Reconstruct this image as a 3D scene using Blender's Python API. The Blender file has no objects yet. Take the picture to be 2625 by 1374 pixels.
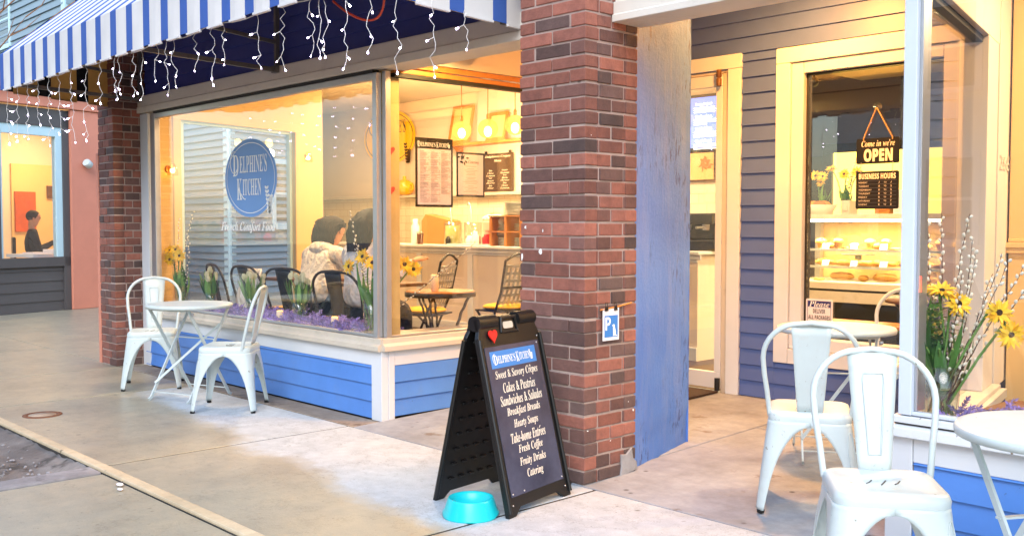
import bpy, bmesh, math, random
from mathutils import Vector, Matrix, Euler
R = math.radians
PI = math.pi
scene = bpy.context.scene
# ------------------------------------------------------------------ camera, sky, sun, exposure
cam_data = bpy.data.cameras.new('camera')
cam_data.sensor_width = 36.0
cam_data.lens = 2570 / 2625 * 36.0
cam_data.clip_start = 0.05
cam_data.clip_end = 400
cam = bpy.data.objects.new('camera', cam_data)
scene.collection.objects.link(cam)
cam.location = (0, 0, 1.30)
cam.rotation_euler = (R(90 - 2.55), 0, R(46.7))
scene.camera = cam
world = bpy.data.worlds.new('World')
scene.world = world
world.use_nodes = True
wn = world.node_tree
sky = wn.nodes.new('ShaderNodeTexSky')
sky.sky_type = 'NISHITA'
sky.sun_disc = False
SUN_EL, SUN_AZ = 42.0, 140.0          # sun behind the camera, over the street
sky.sun_elevation = R(SUN_EL)
sky.sun_rotation = R(SUN_AZ)
sky.air_density = 1.3
sky.dust_density = 1.0
sky.ozone_density = 2.0
bg = wn.nodes['Background']
bg.inputs['Strength'].default_value = 0.15
wn.links.new(sky.outputs[0], bg.inputs[0])
sun_d = bpy.data.lights.new('sun', 'SUN')
sun_d.energy = 0.75
sun_d.angle = R(40)
sun_d.color = (0.97, 0.985, 1.0)
sun = bpy.data.objects.new('sun', sun_d)
scene.collection.objects.link(sun)
sun.rotation_euler = (R(90 - SUN_EL), 0, R(180 - SUN_AZ))
vs = scene.view_settings
scene.display_settings.display_device = 'sRGB'
vs.view_transform = 'Standard'
vs.look = 'None'
vs.gamma = 1.0
vs.exposure = 1.45
scene.cycles.use_denoising = True
scene.cycles.max_bounces = 8
scene.cycles.diffuse_bounces = 4
scene.cycles.glossy_bounces = 4
scene.cycles.transmission_bounces = 6
scene.cycles.transparent_max_bounces = 24
scene.cycles.sample_clamp_indirect = 4.0
scene.cycles.caustics_reflective = False
scene.cycles.caustics_refractive = False
WARM = (1.0, 0.68, 0.34)

# ------------------------------------------------------------------ helpers
def lin(r, g, b):
    def f(c):
        c /= 255.0
        return c / 12.92 if c <= 0.04045 else ((c + 0.055) / 1.055) ** 2.4
    return (f(r), f(g), f(b), 1.0)

class NT:
    def __init__(s, name):
        s.m = bpy.data.materials.new(name)
        s.m.use_nodes = True
        s.t = s.m.node_tree
        s.p = s.t.nodes['Principled BSDF']
        s.out = s.t.nodes['Material Output']
        s._c = None
    def n(s, typ, **kw):
        nd = s.t.nodes.new(typ)
        for k, v in kw.items():
            if k in nd.bl_rna.properties.keys():
                setattr(nd, k, v)
            else:
                nd.inputs[k.replace('_', ' ')].default_value = v
        return nd
    def l(s, a, b):
        s.t.links.new(a, b)
    def coord(s):
        if s._c is None:
            s._c = s.n('ShaderNodeTexCoord').outputs['Object']
        return s._c
    def mapped(s, sc):
        mp = s.n('ShaderNodeMapping')
        mp.inputs['Scale'].default_value = sc if isinstance(sc, tuple) else (sc, sc, sc)
        s.l(s.coord(), mp.inputs['Vector'])
        return mp.outputs[0]
    def noise(s, scale=5, detail=6, rough=0.6, vec=None):
        nd = s.n('ShaderNodeTexNoise')
        nd.inputs['Scale'].default_value = scale
        nd.inputs['Detail'].default_value = detail
        nd.inputs['Roughness'].default_value = rough
        s.l(vec if vec is not None else s.coord(), nd.inputs['Vector'])
        return nd.outputs['Fac']
    def ramp(s, fac, stops):
        nd = s.n('ShaderNodeValToRGB')
        e = nd.color_ramp.elements
        while len(e) > 1:
            e.remove(e[-1])
        e[0].position = stops[0][0]; e[0].color = stops[0][1]
        for p, c in stops[1:]:
            x = e.new(p); x.color = c
        s.l(fac, nd.inputs[0])
        return nd.outputs[0]
    def mix(s, fac, a, b, mode='MIX'):
        nd = s.n('ShaderNodeMix', data_type='RGBA', blend_type=mode)
        for i, v in ((0, fac), (6, a), (7, b)):
            if hasattr(v, 'is_output') or hasattr(v, 'links'):
                s.l(v, nd.inputs[i])
            else:
                nd.inputs[i].default_value = v
        return nd.outputs[2]
    def math(s, op, a, b=0.0, clamp=False):
        nd = s.n('ShaderNodeMath', operation=op, use_clamp=clamp)
        for i, v in ((0, a), (1, b)):
            if hasattr(v, 'links'):
                s.l(v, nd.inputs[i])
            else:
                nd.inputs[i].default_value = v
        return nd.outputs[0]
    def bump(s, h, strength=0.3, dist=0.01):
        nd = s.n('ShaderNodeBump')
        nd.inputs['Strength'].default_value = strength
        nd.inputs['Distance'].default_value = dist
        s.l(h, nd.inputs['Height'])
        s.l(nd.outputs[0], s.p.inputs['Normal'])

g0 = (0, 0, 0, 1); g1 = (1, 1, 1, 1)
def grey(v): return (v, v, v, 1)

def paint(name, rgb, rough=0.5, var=0.12, scale=3.0, bump=0.06, metal=0.0, chips=None, chip_amt=0.66, chip_scale=14, dirt=None):
    """painted / plain solid surface with soft wear; rgb in sRGB 0-255"""
    k = NT(name)
    c = lin(*rgb)
    d = tuple(max(0, x * (1 - var)) for x in c[:3]) + (1,)
    u = tuple(min(1, x * (1 + var * 0.6)) for x in c[:3]) + (1,)
    col = k.ramp(k.noise(scale, 8, 0.65), [(0.3, d), (0.7, u)])
    if dirt:
        col = k.mix(k.ramp(k.noise(scale * 2.3, 10, 0.75), [(0.55, g0), (0.8, grey(0.6))]), col, lin(*dirt))
    if chips:
        col = k.mix(k.ramp(k.noise(chip_scale, 6, 0.7), [(chip_amt, g0), (chip_amt + 0.03, g1)]), col, lin(*chips))
    k.l(col, k.p.inputs['Base Color'])
    k.p.inputs['Roughness'].default_value = rough
    k.p.inputs['Metallic'].default_value = metal
    if bump:
        k.bump(k.noise(60, 5, 0.6), bump, 0.004)
    return k.m

def emit(name, rgb, strength):
    k = NT(name)
    k.p.inputs['Base Color'].default_value = lin(*rgb)
    k.p.inputs['Emission Color'].default_value = lin(*rgb)
    k.p.inputs['Emission Strength'].default_value = strength
    return k.m

def glass(name, f0=0.035, tint=(1, 1, 1, 1), rough=0.0):
    """thin window glass: see-through with an angle-dependent mirror"""
    k = NT(name)
    tr = k.n('ShaderNodeBsdfTransparent'); tr.inputs[0].default_value = tint
    gl = k.n('ShaderNodeBsdfGlossy'); gl.inputs['Roughness'].default_value = rough
    lw = k.n('ShaderNodeLayerWeight'); lw.inputs['Blend'].default_value = 0.5
    p5 = k.math('POWER', lw.outputs['Facing'], 5.0)
    f = k.math('ADD', k.math('MULTIPLY', p5, 1 - f0), f0, True)
    mx = k.n('ShaderNodeMixShader')
    k.l(f, mx.inputs[0]); k.l(tr.outputs[0], mx.inputs[1]); k.l(gl.outputs[0], mx.inputs[2])
    k.l(mx.outputs[0], k.out.inputs[0])
    return k.m

def attr_mat(name, base, rough=0.7, hue=0.0, val=0.5, second=None, bump=0.3, bscale=40, trans=0.0, grime=0.0, third=None):
    """colour varied per piece through the mesh colour attribute 'v' (r: pick, g: value)"""
    k = NT(name)
    at = k.n('ShaderNodeAttribute', attribute_name='v')
    sp = k.n('ShaderNodeSeparateColor'); k.l(at.outputs['Color'], sp.inputs[0])
    c1 = lin(*base); c2 = lin(*(second or base)); c3 = lin(*(third or second or base))
    col = k.ramp(sp.outputs[0], [(0.0, c1), (0.55, c2), (1.0, c3)])
    vv = k.math('ADD', k.math('MULTIPLY', sp.outputs[1], val), 1 - val * 0.5)
    cm = k.n('ShaderNodeCombineColor')
    for i in range(3): k.l(vv, cm.inputs[i])
    col = k.mix(1.0, col, cm.outputs[0], 'MULTIPLY')
    nz = k.noise(bscale * 0.35, 8, 0.7)
    col = k.mix(0.55, col, k.ramp(nz, [(0.25, grey(0.55)), (0.75, grey(1.35))]), 'MULTIPLY')
    if grime:
        col = k.mix(k.ramp(k.noise(7, 9, 0.7), [(0.5, g0), (0.75, grey(grime))]), col, lin(52, 44, 46))
    k.l(col, k.p.inputs['Base Color'])
    k.p.inputs['Roughness'].default_value = rough
    if bump: k.bump(k.noise(bscale, 8, 0.7), bump, 0.006)
    if trans:
        k.p.inputs['Subsurface Weight'].default_value = trans
        k.p.inputs['Subsurface Radius'].default_value = (0.02, 0.02, 0.01)
    return k.m

def perp(d):
    d = Vector(d).normalized()
    a = Vector((0, 0, 1)) if abs(d.z) < 0.9 else Vector((1, 0, 0))
    u = d.cross(a).normalized()
    return u, d.cross(u).normalized()

class B:
    """collects shapes and links them as ONE mesh object"""
    def __init__(s):
        s.v = []; s.f = []; s.mi = []; s.col = []; s.cur = 0; s.pc = (0.5, 0.5, 0.5, 1); s.sm = []; s.smooth = False
        s.T = None
    def add(s, vs_, fs_, smooth=None):
        o = len(s.v)
        for p in vs_:
            p = Vector(p)
            s.v.append(s.T @ p if s.T is not None else p)
        for f in fs_:
            s.f.append([o + i for i in f]); s.mi.append(s.cur); s.col.append(s.pc)
            s.sm.append(s.smooth if smooth is None else smooth)
        return s
    def par(s, o, a, b, c):
        o, a, b, c = Vector(o), Vector(a), Vector(b), Vector(c)
        p = [o, o + a, o + a + b, o + b, o + c, o + a + c, o + a + b + c, o + b + c]
        f = [(0, 3, 2, 1), (4, 5, 6, 7), (0, 1, 5, 4), (1, 2, 6, 5), (2, 3, 7, 6), (3, 0, 4, 7)]
        if a.cross(b).dot(c) < 0: f = [tuple(reversed(x)) for x in f]
        return s.add(p, f, False)
    def box(s, x0, y0, z0, x1, y1, z1):
        return s.par((x0, y0, z0), (x1 - x0, 0, 0), (0, y1 - y0, 0), (0, 0, z1 - z0))
    def prism(s, poly, O=(0, 0, 0), U=(1, 0, 0), V=(0, 1, 0), N=(0, 0, 1), t=0.01):
        O, U, V, N = Vector(O), Vector(U), Vector(V), Vector(N)
        n = len(poly)
        a = [O + U * p[0] + V * p[1] for p in poly]
        b = [p + N * t for p in a]
        area = sum(poly[i][0] * poly[(i + 1) % n][1] - poly[(i + 1) % n][0] * poly[i][1] for i in range(n))
        flip = (area * U.cross(V).dot(N)) < 0
        fs_ = [list(range(n))[::-1], list(range(n, 2 * n))] + [[i, (i + 1) % n, n + (i + 1) % n, n + i] for i in range(n)]
        if flip: fs_ = [f[::-1] for f in fs_]
        return s.add(a + b, fs_, False)
    def loft(s, rings, closed=True, caps=True, smooth=True):
        n = len(rings[0]); vs_ = [p for r in rings for p in r]; fs_ = []
        for i in range(len(rings) - 1):
            for j in range(n if closed else n - 1):
                fs_.append((i * n + j, i * n + (j + 1) % n, (i + 1) * n + (j + 1) % n, (i + 1) * n + j))
        s.add(vs_, fs_, smooth)
        if caps and closed:
            s.add(rings[0], [list(range(n))[::-1]], False); s.add(rings[-1], [list(range(n))], False)
        return s
    def tube(s, pts, r=0.01, n=8, closed=False, caps=True):
        pts = [Vector(p) for p in pts]; m = len(pts)
        rr = r if isinstance(r, (list, tuple)) else [r] * m
        rings = []; u = None
        for i in range(m):
            if closed: d = pts[(i + 1) % m] - pts[i - 1]
            else: d = pts[min(i + 1, m - 1)] - pts[max(i - 1, 0)]
            if d.length < 1e-9: d = Vector((0, 0, 1))
            d.normalize()
            if u is None: u, w = perp(d)
            else:
                u = (u - d * u.dot(d))
                if u.length < 1e-6: u = perp(d)[0]
                u.normalize(); w = d.cross(u)
            rings.append([pts[i] + (u * math.cos(2 * PI * k / n) + w * math.sin(2 * PI * k / n)) * rr[i] for k in range(n)])
        if closed: rings.append(rings[0]); caps = False
        return s.loft(rings, True, caps)
    def strip(s, pts, w, t, nrm=None):
        """flat bar along a path: width w across nrm x dir, thickness t"""
        pts = [Vector(p) for p in pts]; rings = []
        for i, p in enumerate(pts):
            d = (pts[min(i + 1, len(pts) - 1)] - pts[max(i - 1, 0)]).normalized()
            nn = Vector(nrm).normalized() if nrm else perp(d)[0]
            a = d.cross(nn).normalized(); nn = a.cross(d).normalized()
            rings.append([p + a * w / 2 + nn * t / 2, p - a * w / 2 + nn * t / 2, p - a * w / 2 - nn * t / 2, p + a * w / 2 - nn * t / 2])
        return s.loft(rings, True, True, False)
    def lathe(s, prof, c=(0, 0, 0), n=24, axis=(0, 0, 1)):
        c = Vector(c); ax = Vector(axis).normalized()
        if abs(ax.z) > 0.999: u, w = Vector((1, 0, 0)), Vector((0, 1, 0)) * (1 if ax.z > 0 else -1)
        else: u, w = perp(ax); 
        rings = [[c + ax * z + (u * math.cos(2 * PI * k / n) + w * math.sin(2 * PI * k / n)) * max(r, 1e-4) for k in range(n)] for r, z in prof]
        return s.loft(rings, True, True)
    def ball(s, c, r, n=12, m=8, sc=(1, 1, 1), rot=None):
        c = Vector(c); rings = []
        for i in range(m + 1):
            th = PI * i / m; ring = []
            for k in range(n):
                p = Vector((math.sin(th) * math.cos(2 * PI * k / n) * sc[0], math.sin(th) * math.sin(2 * PI * k / n) * sc[1], -math.cos(th) * sc[2])) * r
                if i in (0, m): p = Vector((0.0005 * math.cos(2 * PI * k / n), 0.0005 * math.sin(2 * PI * k / n), (-1 if i == 0 else 1) * r * sc[2]))
                if rot is not None: p = rot @ p
                ring.append(c + p)
            rings.append(ring)
        return s.loft(rings, True, True)
    def leaf(s, base, d, up, L, w, bend=0.3, n=4, fold=0.15):
        """a bent blade from base along d"""
        base, d, up = Vector(base), Vector(d).normalized(), Vector(up)
        sd = d.cross(up)
        if sd.length < 1e-4: sd = perp(d)[0]
        sd.normalize(); nn = sd.cross(d).normalized(); vs_ = []; fs_ = []
        for i in range(n + 1):
            t = i / n
            p = base + d * L * t - nn * bend * L * t * t
            hw = w * 0.5 * (math.sin(PI * min(1, 0.12 + 0.88 * t)) ** 0.8 if t < 1 else 0.02)
            vs_ += [p - sd * hw + nn * fold * hw, p - nn * fold * hw * 0.3, p + sd * hw + nn * fold * hw]
        for i in range(n):
            a = i * 3
            fs_ += [(a, a + 1, a + 4, a + 3), (a + 1, a + 2, a + 5, a + 4)]
        return s.add(vs_, fs_, True)
    def text(s, body, w, h, O, U, V, N=None, t=0.0006, shear=0.0, align='C', space=1.0, keep=False, bold=0.0):
        """lettering fitted into a w x h box centred (C) or left (L) at O, in the plane U,V"""
        cu = bpy.data.curves.new('lettering', 'FONT'); cu.body = body; cu.shear = shear
        cu.space_character = space; cu.resolution_u = 3; cu.offset = bold
        ob = bpy.data.objects.new('lettering', cu); scene.collection.objects.link(ob)
        dg = bpy.context.evaluated_depsgraph_get()
        me = bpy.data.meshes.new_from_object(ob.evaluated_get(dg))
        vs_ = [v.co.copy() for v in me.vertices]; fs_ = [list(p.vertices) for p in me.polygons]
        bpy.data.objects.remove(ob); bpy.data.curves.remove(cu); bpy.data.meshes.remove(me)
        if not vs_: return s
        x0 = min(v.x for v in vs_); x1 = max(v.x for v in vs_); y0 = min(v.y for v in vs_); y1 = max(v.y for v in vs_)
        sx = w / (x1 - x0); sy = h / (y1 - y0)
        if keep: sx = sy = min(sx, sy)
        O, U, V = Vector(O), Vector(U).normalized(), Vector(V).normalized()
        N = Vector(N).normalized() if N else U.cross(V)
        ox = (x0 + x1) / 2 if align == 'C' else x0
        a = [O + U * (v.x - ox) * sx + V * (v.y - (y0 + y1) / 2) * sy + N * t for v in vs_]
        return s.add(a, fs_, False)
    def build(s, name, mats, parent=None, origin=None, bevel=0.0, seg=2, solid=0.0, sub=0, world=True):
        me = bpy.data.meshes.new(name)
        off = Vector((0, 0, 0))
        if parent is not None and world:
            off = parent_loc(parent)
        elif parent is None:
            if origin is None:
                xs = [v.x for v in s.v]; ys = [v.y for v in s.v]; zs = [v.z for v in s.v]
                off = Vector(((min(xs) + max(xs)) / 2, (min(ys) + max(ys)) / 2, min(zs)))
            else: off = Vector(origin)
        me.from_pydata([v - off for v in s.v], [], s.f)
        if not isinstance(mats, (list, tuple)): mats = [mats]
        for m in mats: me.materials.append(m)
        me.polygons.foreach_set('material_index', s.mi)
        me.polygons.foreach_set('use_smooth', s.sm)
        if any(c != s.col[0] for c in s.col):
            ca = me.color_attributes.new('v', 'FLOAT_COLOR', 'CORNER')
            buf = []
            for p, c in zip(me.polygons, s.col): buf += list(c) * p.loop_total
            ca.data.foreach_set('color', buf)
        me.update()
        o = bpy.data.objects.new(name, me); scene.collection.objects.link(o)
        if parent is not None: o.parent = parent
        else: o.location = off
        if solid:
            m = o.modifiers.new('solid', 'SOLIDIFY'); m.thickness = solid; m.offset = -1
        if bevel:
            m = o.modifiers.new('bevel', 'BEVEL'); m.width = bevel; m.segments = seg; m.limit_method = 'ANGLE'; m.angle_limit = R(40)
        if sub:
            m = o.modifiers.new('sub', 'SUBSURF'); m.levels = sub; m.render_levels = sub
        return o

def parent_loc(o):
    v = Vector((0, 0, 0))
    while o is not None:
        v += o.location; o = o.parent
    return v

def thing(name, label, cat, loc=(0, 0, 0), rz=0.0, group=None):
    o = bpy.data.objects.new(name, None); scene.collection.objects.link(o)
    o.empty_display_size = 0.1
    o.location = loc; o.rotation_euler = (0, 0, rz)
    o['label'] = label; o['category'] = cat
    if group: o['group'] = group
    return o

def tag(o, label, cat, group=None):
    o['label'] = label; o['category'] = cat
    if group: o['group'] = group
    return o

def structure(o):
    o['kind'] = 'structure'; return o

def stuff(o, label=None, cat=None):
    o['kind'] = 'stuff'
    if label: o['label'] = label
    if cat: o['category'] = cat
    return o

def dup(root, loc, rz, label, group=None):
    """copy a thing with its parts and their sub-parts"""
    def cp(o, par):
        c = o.copy(); scene.collection.objects.link(c); c.parent = par
        for ch in list(o.children): cp(ch, c)
        return c
    r = root.copy(); scene.collection.objects.link(r)
    kids = list(root.children)
    r.location = loc; r.rotation_euler = (0, 0, rz); r['label'] = label
    if group: r['group'] = group
    for k in kids: cp(k, r)
    return r

def script(s):
    o = ''
    for ch in s:
        if 'A' <= ch <= 'Z': o += chr(0x1D468 + ord(ch) - 65)
        elif 'a' <= ch <= 'z': o += chr(0x1D482 + ord(ch) - 97)
        else: o += ch
    return o
def serif(s):
    return ''.join(chr(0x1D400 + ord(c) - 65) if 'A' <= c <= 'Z' else chr(0x1D41A + ord(c) - 97) if 'a' <= c <= 'z' else c for c in s)
def ital(s):
    return ''.join(chr(0x1D468 + ord(c) - 65) if 'A' <= c <= 'Z' else chr(0x1D482 + ord(c) - 97) if 'a' <= c <= 'z' else c for c in s)
def heavy(s):
    return ''.join(chr(0x1D5D4 + ord(c) - 65) if 'A' <= c <= 'Z' else chr(0x1D5EE + ord(c) - 97) if 'a' <= c <= 'z' else c for c in s)

def sprig(b, O, U, V, N, h, t=0.0006):
    """the little lavender sprig of the shop's emblem"""
    O, U, V, N = Vector(O), Vector(U).normalized(), Vector(V).normalized(), Vector(N)
    for sx, lean in ((0.0, -0.18), (0.25, 0.12)):
        for k in range(7):
            y = k / 7 * h * (0.95 if sx == 0 else 0.6)
            cx_ = sx * h * 0.35 + lean * y
            for sg in (-1, 1):
                ww, hh = h * 0.075, h * 0.055
                pts = []
                for q in range(8):
                    a = 2 * PI * q / 8
                    px, py = ww * math.cos(a) + sg * h * 0.055, hh * math.sin(a) + sg * 0.35 * ww * math.cos(a)
                    pts.append(O + U * (cx_ + px) + V * (y + py) + N * t)
                b.add(pts, [list(range(8))], False)

def ellipse(b, O, U, V, a, c, n=48, N=None, t=0.0):
    O, U, V = Vector(O), Vector(U).normalized(), Vector(V).normalized()
    N = N or U.cross(V)
    b.add([O + U * a * math.cos(2 * PI * i / n) + V * c * math.sin(2 * PI * i / n) + Vector(N) * t for i in range(n)], [list(range(n))], False)

def ellipse_ring(b, O, U, V, a, c, w, n=48, t=0.0):
    O, U, V = Vector(O), Vector(U).normalized(), Vector(V).normalized(); N = U.cross(V)
    p = []
    for i in range(n):
        ca, sa = math.cos(2 * PI * i / n), math.sin(2 * PI * i / n)
        p += [O + U * a * ca + V * c * sa + N * t, O + U * (a - w) * ca + V * (c - w) * sa + N * t]
    b.add(p, [(2 * i, 2 * ((i + 1) % n), 2 * ((i + 1) % n) + 1, 2 * i + 1) for i in range(n)], False)

def logo(b, O, U, V, w, h, one_line=False, t=0.0008):
    """the shop's lettering: condensed roman capitals with a big swash D"""
    O, U, V = Vector(O), Vector(U).normalized(), Vector(V).normalized()
    if one_line:
        b.text(serif('D'), h * 0.62, h * 1.0, O - U * (w * 0.46), U, V, t=t)
        b.text(serif("ELPHINE'S"), w * 0.43, h * 0.78, O - U * (w * 0.19), U, V, t=t)
        b.text(serif('K'), h * 0.5, h * 1.0, O + U * (w * 0.085), U, V, t=t)
        b.text(serif('ITCHEN'), w * 0.27, h * 0.78, O + U * (w * 0.265), U, V, t=t)
        c = O - U * (w * 0.475)
        b.tube([c + U * math.cos(a) * h * 0.34 + V * (math.sin(a) * h * 0.5 + h * .1) + U.cross(V) * t for a in [R(x) for x in range(80, 300, 20)]], h * 0.035, 4)
        sprig(b, O + U * (w * 0.43) - V * h * 0.45, U, V, U.cross(V), h * 1.1, t)
    else:
        b.text(serif('D'), w * 0.15, h * 0.46, O + V * h * 0.23 - U * w * 0.36, U, V, t=t)
        b.text(serif("ELPHINE'S"), w * 0.68, h * 0.38, O + V * h * 0.25 + U * w * 0.08, U, V, t=t)
        b.text(serif('K'), w * 0.13, h * 0.46, O - V * h * 0.29 - U * w * 0.27, U, V, t=t)
        b.text(serif('ITCHEN'), w * 0.46, h * 0.36, O - V * h * 0.25 + U * w * 0.045, U, V, t=t)
        c = O + V * h * 0.3 - U * w * 0.4
        N = U.cross(V)
        b.tube([c + U * math.cos(a) * w * 0.1 + V * math.sin(a) * h * 0.24 + N * t for a in [R(x) for x in range(70, 330, 18)]], h * 0.012, 4)
        c = O - V * h * 0.44 - U * w * 0.2
        b.tube([c + U * w * 0.07 * k - V * h * (0.07 * math.sin(k * 1.6)) + N * t for k in (-0.9, -0.4, 0, 0.4, 0.8, 1.2)], h * 0.016, 4)
        sprig(b, O + U * w * 0.46 - V * h * 0.78, U, V, N, h * 0.62, t)
# ------------------------------------------------------------------ materials
rnd = random.Random(7)
M = {}
def concrete_walk():
    k = NT('sidewalk concrete')
    pos = k.n('ShaderNodeNewGeometry').outputs['Position']
    sx = k.n('ShaderNodeSeparateXYZ'); k.l(pos, sx.inputs[0])
    X, Y = sx.outputs[0], sx.outputs[1]
    n1 = k.noise(1.6, 7, 0.62, pos); n2 = k.noise(9, 8, 0.7, pos); n3 = k.noise(60, 4, 0.6, pos)
    # the dry strip lies along the shop front: Y > edge(X)
    edge = k.math('ADD', k.math('MULTIPLY', X, -0.115), 2.22)
    d = k.math('SUBTRACT', Y, edge)
    wob = k.math('MULTIPLY', k.math('SUBTRACT', n1, 0.5), 0.55)
    wob2 = k.math('MULTIPLY', k.math('SUBTRACT', n2, 0.5), 0.16)
    dry = k.math('ADD', k.math('ADD', d, wob), wob2)
    dryf = k.ramp(dry, [(0.0, g0), (0.16, g1)])
    # far stretch of the pavement stays damp
    far = k.ramp(k.math('ADD', k.math('MULTIPLY', X, -1.0), k.math('MULTIPLY', k.math('SUBTRACT', n2, 0.5), 0.5)), [(0.0, g1), (1.0, g1)])
    farm = k.math('LESS_THAN', k.math('ADD', k.math('MULTIPLY', X, -1.0), wob), 7.55)
    dryf = k.math('MULTIPLY', dryf, farm)
    wet = k.ramp(n1, [(0.25, lin(138, 132, 114)), (0.5, lin(162, 154, 132)), (0.75, lin(178, 166, 138))])
    wet = k.mix(k.ramp(n2, [(0.35, g0), (0.8, grey(0.5))]), wet, lin(140, 138, 130))
    dryc = k.ramp(n2, [(0.25, lin(160, 168, 174)), (0.7, lin(186, 194, 200))])
    col = k.mix(dryf, wet, dryc)
    vo = k.n('ShaderNodeTexVoronoi'); vo.inputs['Scale'].default_value = 3.2; k.l(pos, vo.inputs['Vector'])
    gum = k.ramp(vo.outputs['Distance'], [(0.035, lin(96, 90, 84)), (0.06, g1)])
    col = k.mix(0.6, col, gum, 'MULTIPLY')
    ck = k.ramp(k.math('ABSOLUTE', k.math('SUBTRACT', k.noise(1.1, 10, 0.72, pos), 0.5)), [(0.0, lin(120, 112, 100)), (0.006, g1)])
    col = k.mix(0.35, col, ck, 'MULTIPLY')
    sp = k.ramp(k.noise(34, 3, 0.5, pos), [(0.27, lin(120, 110, 100)), (0.34, g1)])
    col = k.mix(0.45, col, sp, 'MULTIPLY')
    col = k.mix(0.5, col, k.ramp(k.noise(150, 3, 0.7, pos), [(0.3, grey(0.72)), (0.7, grey(1.18))]), 'MULTIPLY')
    col = k.mix(0.5, col, k.ramp(k.noise(3.4, 10, 0.8, pos), [(0.32, grey(0.72)), (0.5, g1), (0.75, grey(1.1))]), 'MULTIPLY')
    k.l(col, k.p.inputs['Base Color'])
    k.l(k.math('ADD', k.math('MULTIPLY', dryf, 0.42), k.math('ADD', k.math('MULTIPLY', n2, 0.25), 0.24)), k.p.inputs['Roughness'])
    k.bump(k.math('ADD', n2, k.math('MULTIPLY', n3, 0.5)), 0.22, 0.008)
    return k.m
M['walk'] = concrete_walk()
def concrete(name, a, b, c, rough=0.8, blotch=None, amt=0.6, bump=0.3):
    k = NT(name)
    pos = k.n('ShaderNodeNewGeometry').outputs['Position']
    n1 = k.noise(2.2, 8, 0.65, pos); n2 = k.noise(14, 8, 0.7, pos)
    col = k.ramp(n1, [(0.25, lin(*a)), (0.5, lin(*b)), (0.78, lin(*c))])
    if blotch:
        col = k.mix(k.ramp(k.noise(4.5, 5, 0.6, pos), [(amt, g0), (amt + 0.08, grey(0.75))]), col, lin(*blotch))
    col = k.mix(0.4, col, k.ramp(n2, [(0.3, grey(0.6)), (0.7, grey(1.2))]), 'MULTIPLY')
    vo = k.n('ShaderNodeTexVoronoi'); vo.inputs['Scale'].default_value = 5.5; k.l(pos, vo.inputs['Vector'])
    col = k.mix(0.7, col, k.ramp(vo.outputs['Distance'], [(0.05, lin(80, 74, 70)), (0.10, g1)]), 'MULTIPLY')
    k.l(col, k.p.inputs['Base Color']); k.p.inputs['Roughness'].default_value = rough
    k.bump(k.math('ADD', n2, k.math('MULTIPLY', k.noise(70, 4, 0.6, pos), 0.5)), bump, 0.008)
    return k.m
M['recess'] = concrete('recess concrete', (116, 119, 124), (144, 149, 156), (166, 173, 182), 0.75, (104, 88, 74), 0.62)
M['joint'] = concrete('joint mortar', (44, 40, 36), (56, 52, 46), (70, 64, 56), 0.9)
M['strip'] = concrete('edging concrete', (176, 158, 128), (196, 178, 146), (206, 190, 160), 0.7)
M['granite'] = concrete('granite', (104, 100, 100), (150, 146, 146), (186, 182, 182), 0.6, (70, 66, 68), 0.56)
M['soil'] = concrete('damp soil and grit', (74, 66, 60), (112, 104, 98), (156, 150, 144), 0.7, (40, 36, 30), 0.56, 0.9)
M['asphalt'] = concrete('asphalt', (54, 54, 56), (66, 66, 68), (76, 76, 78), 0.8)
M['floor'] = concrete('dark floor boards', (50, 36, 26), (66, 46, 32), (84, 60, 42), 0.45)
M['blue'] = paint('blue clapboard paint', (84, 136, 212), 0.42, 0.12, 2.2, 0.08, chips=(70, 92, 140), chip_amt=0.67, chip_scale=26, dirt=(104, 138, 196))
M['periwinkle'] = paint('faded periwinkle clapboard paint', (80, 101, 160), 0.45, 0.1, 2.2, 0.05)
M['blue_plaster'] = None
def blue_wall():
    k = NT('blue painted masonry')
    st = k.noise(3.5, 9, 0.72, k.mapped((3.0, 3.0, 0.35)))
    fl = k.noise(30, 5, 0.6, k.mapped((1.4, 1.4, 0.4)))
    col = k.ramp(k.noise(2, 6, 0.6), [(0.3, lin(78, 120, 196)), (0.7, lin(96, 138, 208))])
    col = k.mix(k.ramp(st, [(0.5, g0), (0.75, grey(0.32))]), col, lin(164, 164, 186))
    cl = k.ramp(k.noise(2.6, 3, 0.5, k.mapped((1.6, 1.6, 0.8))), [(0.52, g0), (0.66, grey(0.8))])
    col = k.mix(k.math('MULTIPLY', k.ramp(fl, [(0.55, g0), (0.59, grey(0.95))]), cl), col, lin(44, 54, 112))
    k.l(col, k.p.inputs['Base Color']); k.p.inputs['Roughness'].default_value = 0.55
    k.bump(k.math('ADD', st, k.noise(45, 6, 0.7)), 0.35, 0.012)
    return k.m
M['blue_plaster'] = blue_wall()
M['navy'] = paint('navy siding paint', (56, 66, 142), 0.5, 0.15, 3)
M['white'] = paint('white trim paint', (214, 218, 222), 0.45, 0.05, 3)
M['white_worn'] = paint('worn white paint', (212, 216, 218), 0.5, 0.06, 3, 0.1, chips=(112, 96, 78), chip_amt=0.63, chip_scale=14, dirt=(170, 158, 140))
M['cream'] = paint('weathered cream paint', (204, 194, 178), 0.5, 0.08, 3, 0.1, dirt=(158, 142, 122))
M['beam'] = paint('off white beam paint', (220, 212, 200), 0.5, 0.06, 2.5, 0.08, dirt=(176, 164, 148))
M['metal'] = paint('brushed aluminium', (190, 190, 192), 0.35, 0.08, 6, 0.03, metal=0.7)
M['dark_seal'] = paint('dark rubber seal', (28, 24, 22), 0.6, 0.1, 8)
M['brown_wood'] = paint('brown stained wood', (104, 70, 40), 0.5, 0.25, 9)
M['orange_wood'] = paint('honey wood', (190, 120, 52), 0.45, 0.15, 6)
M['glass'] = glass('window glass', 0.075)
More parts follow.
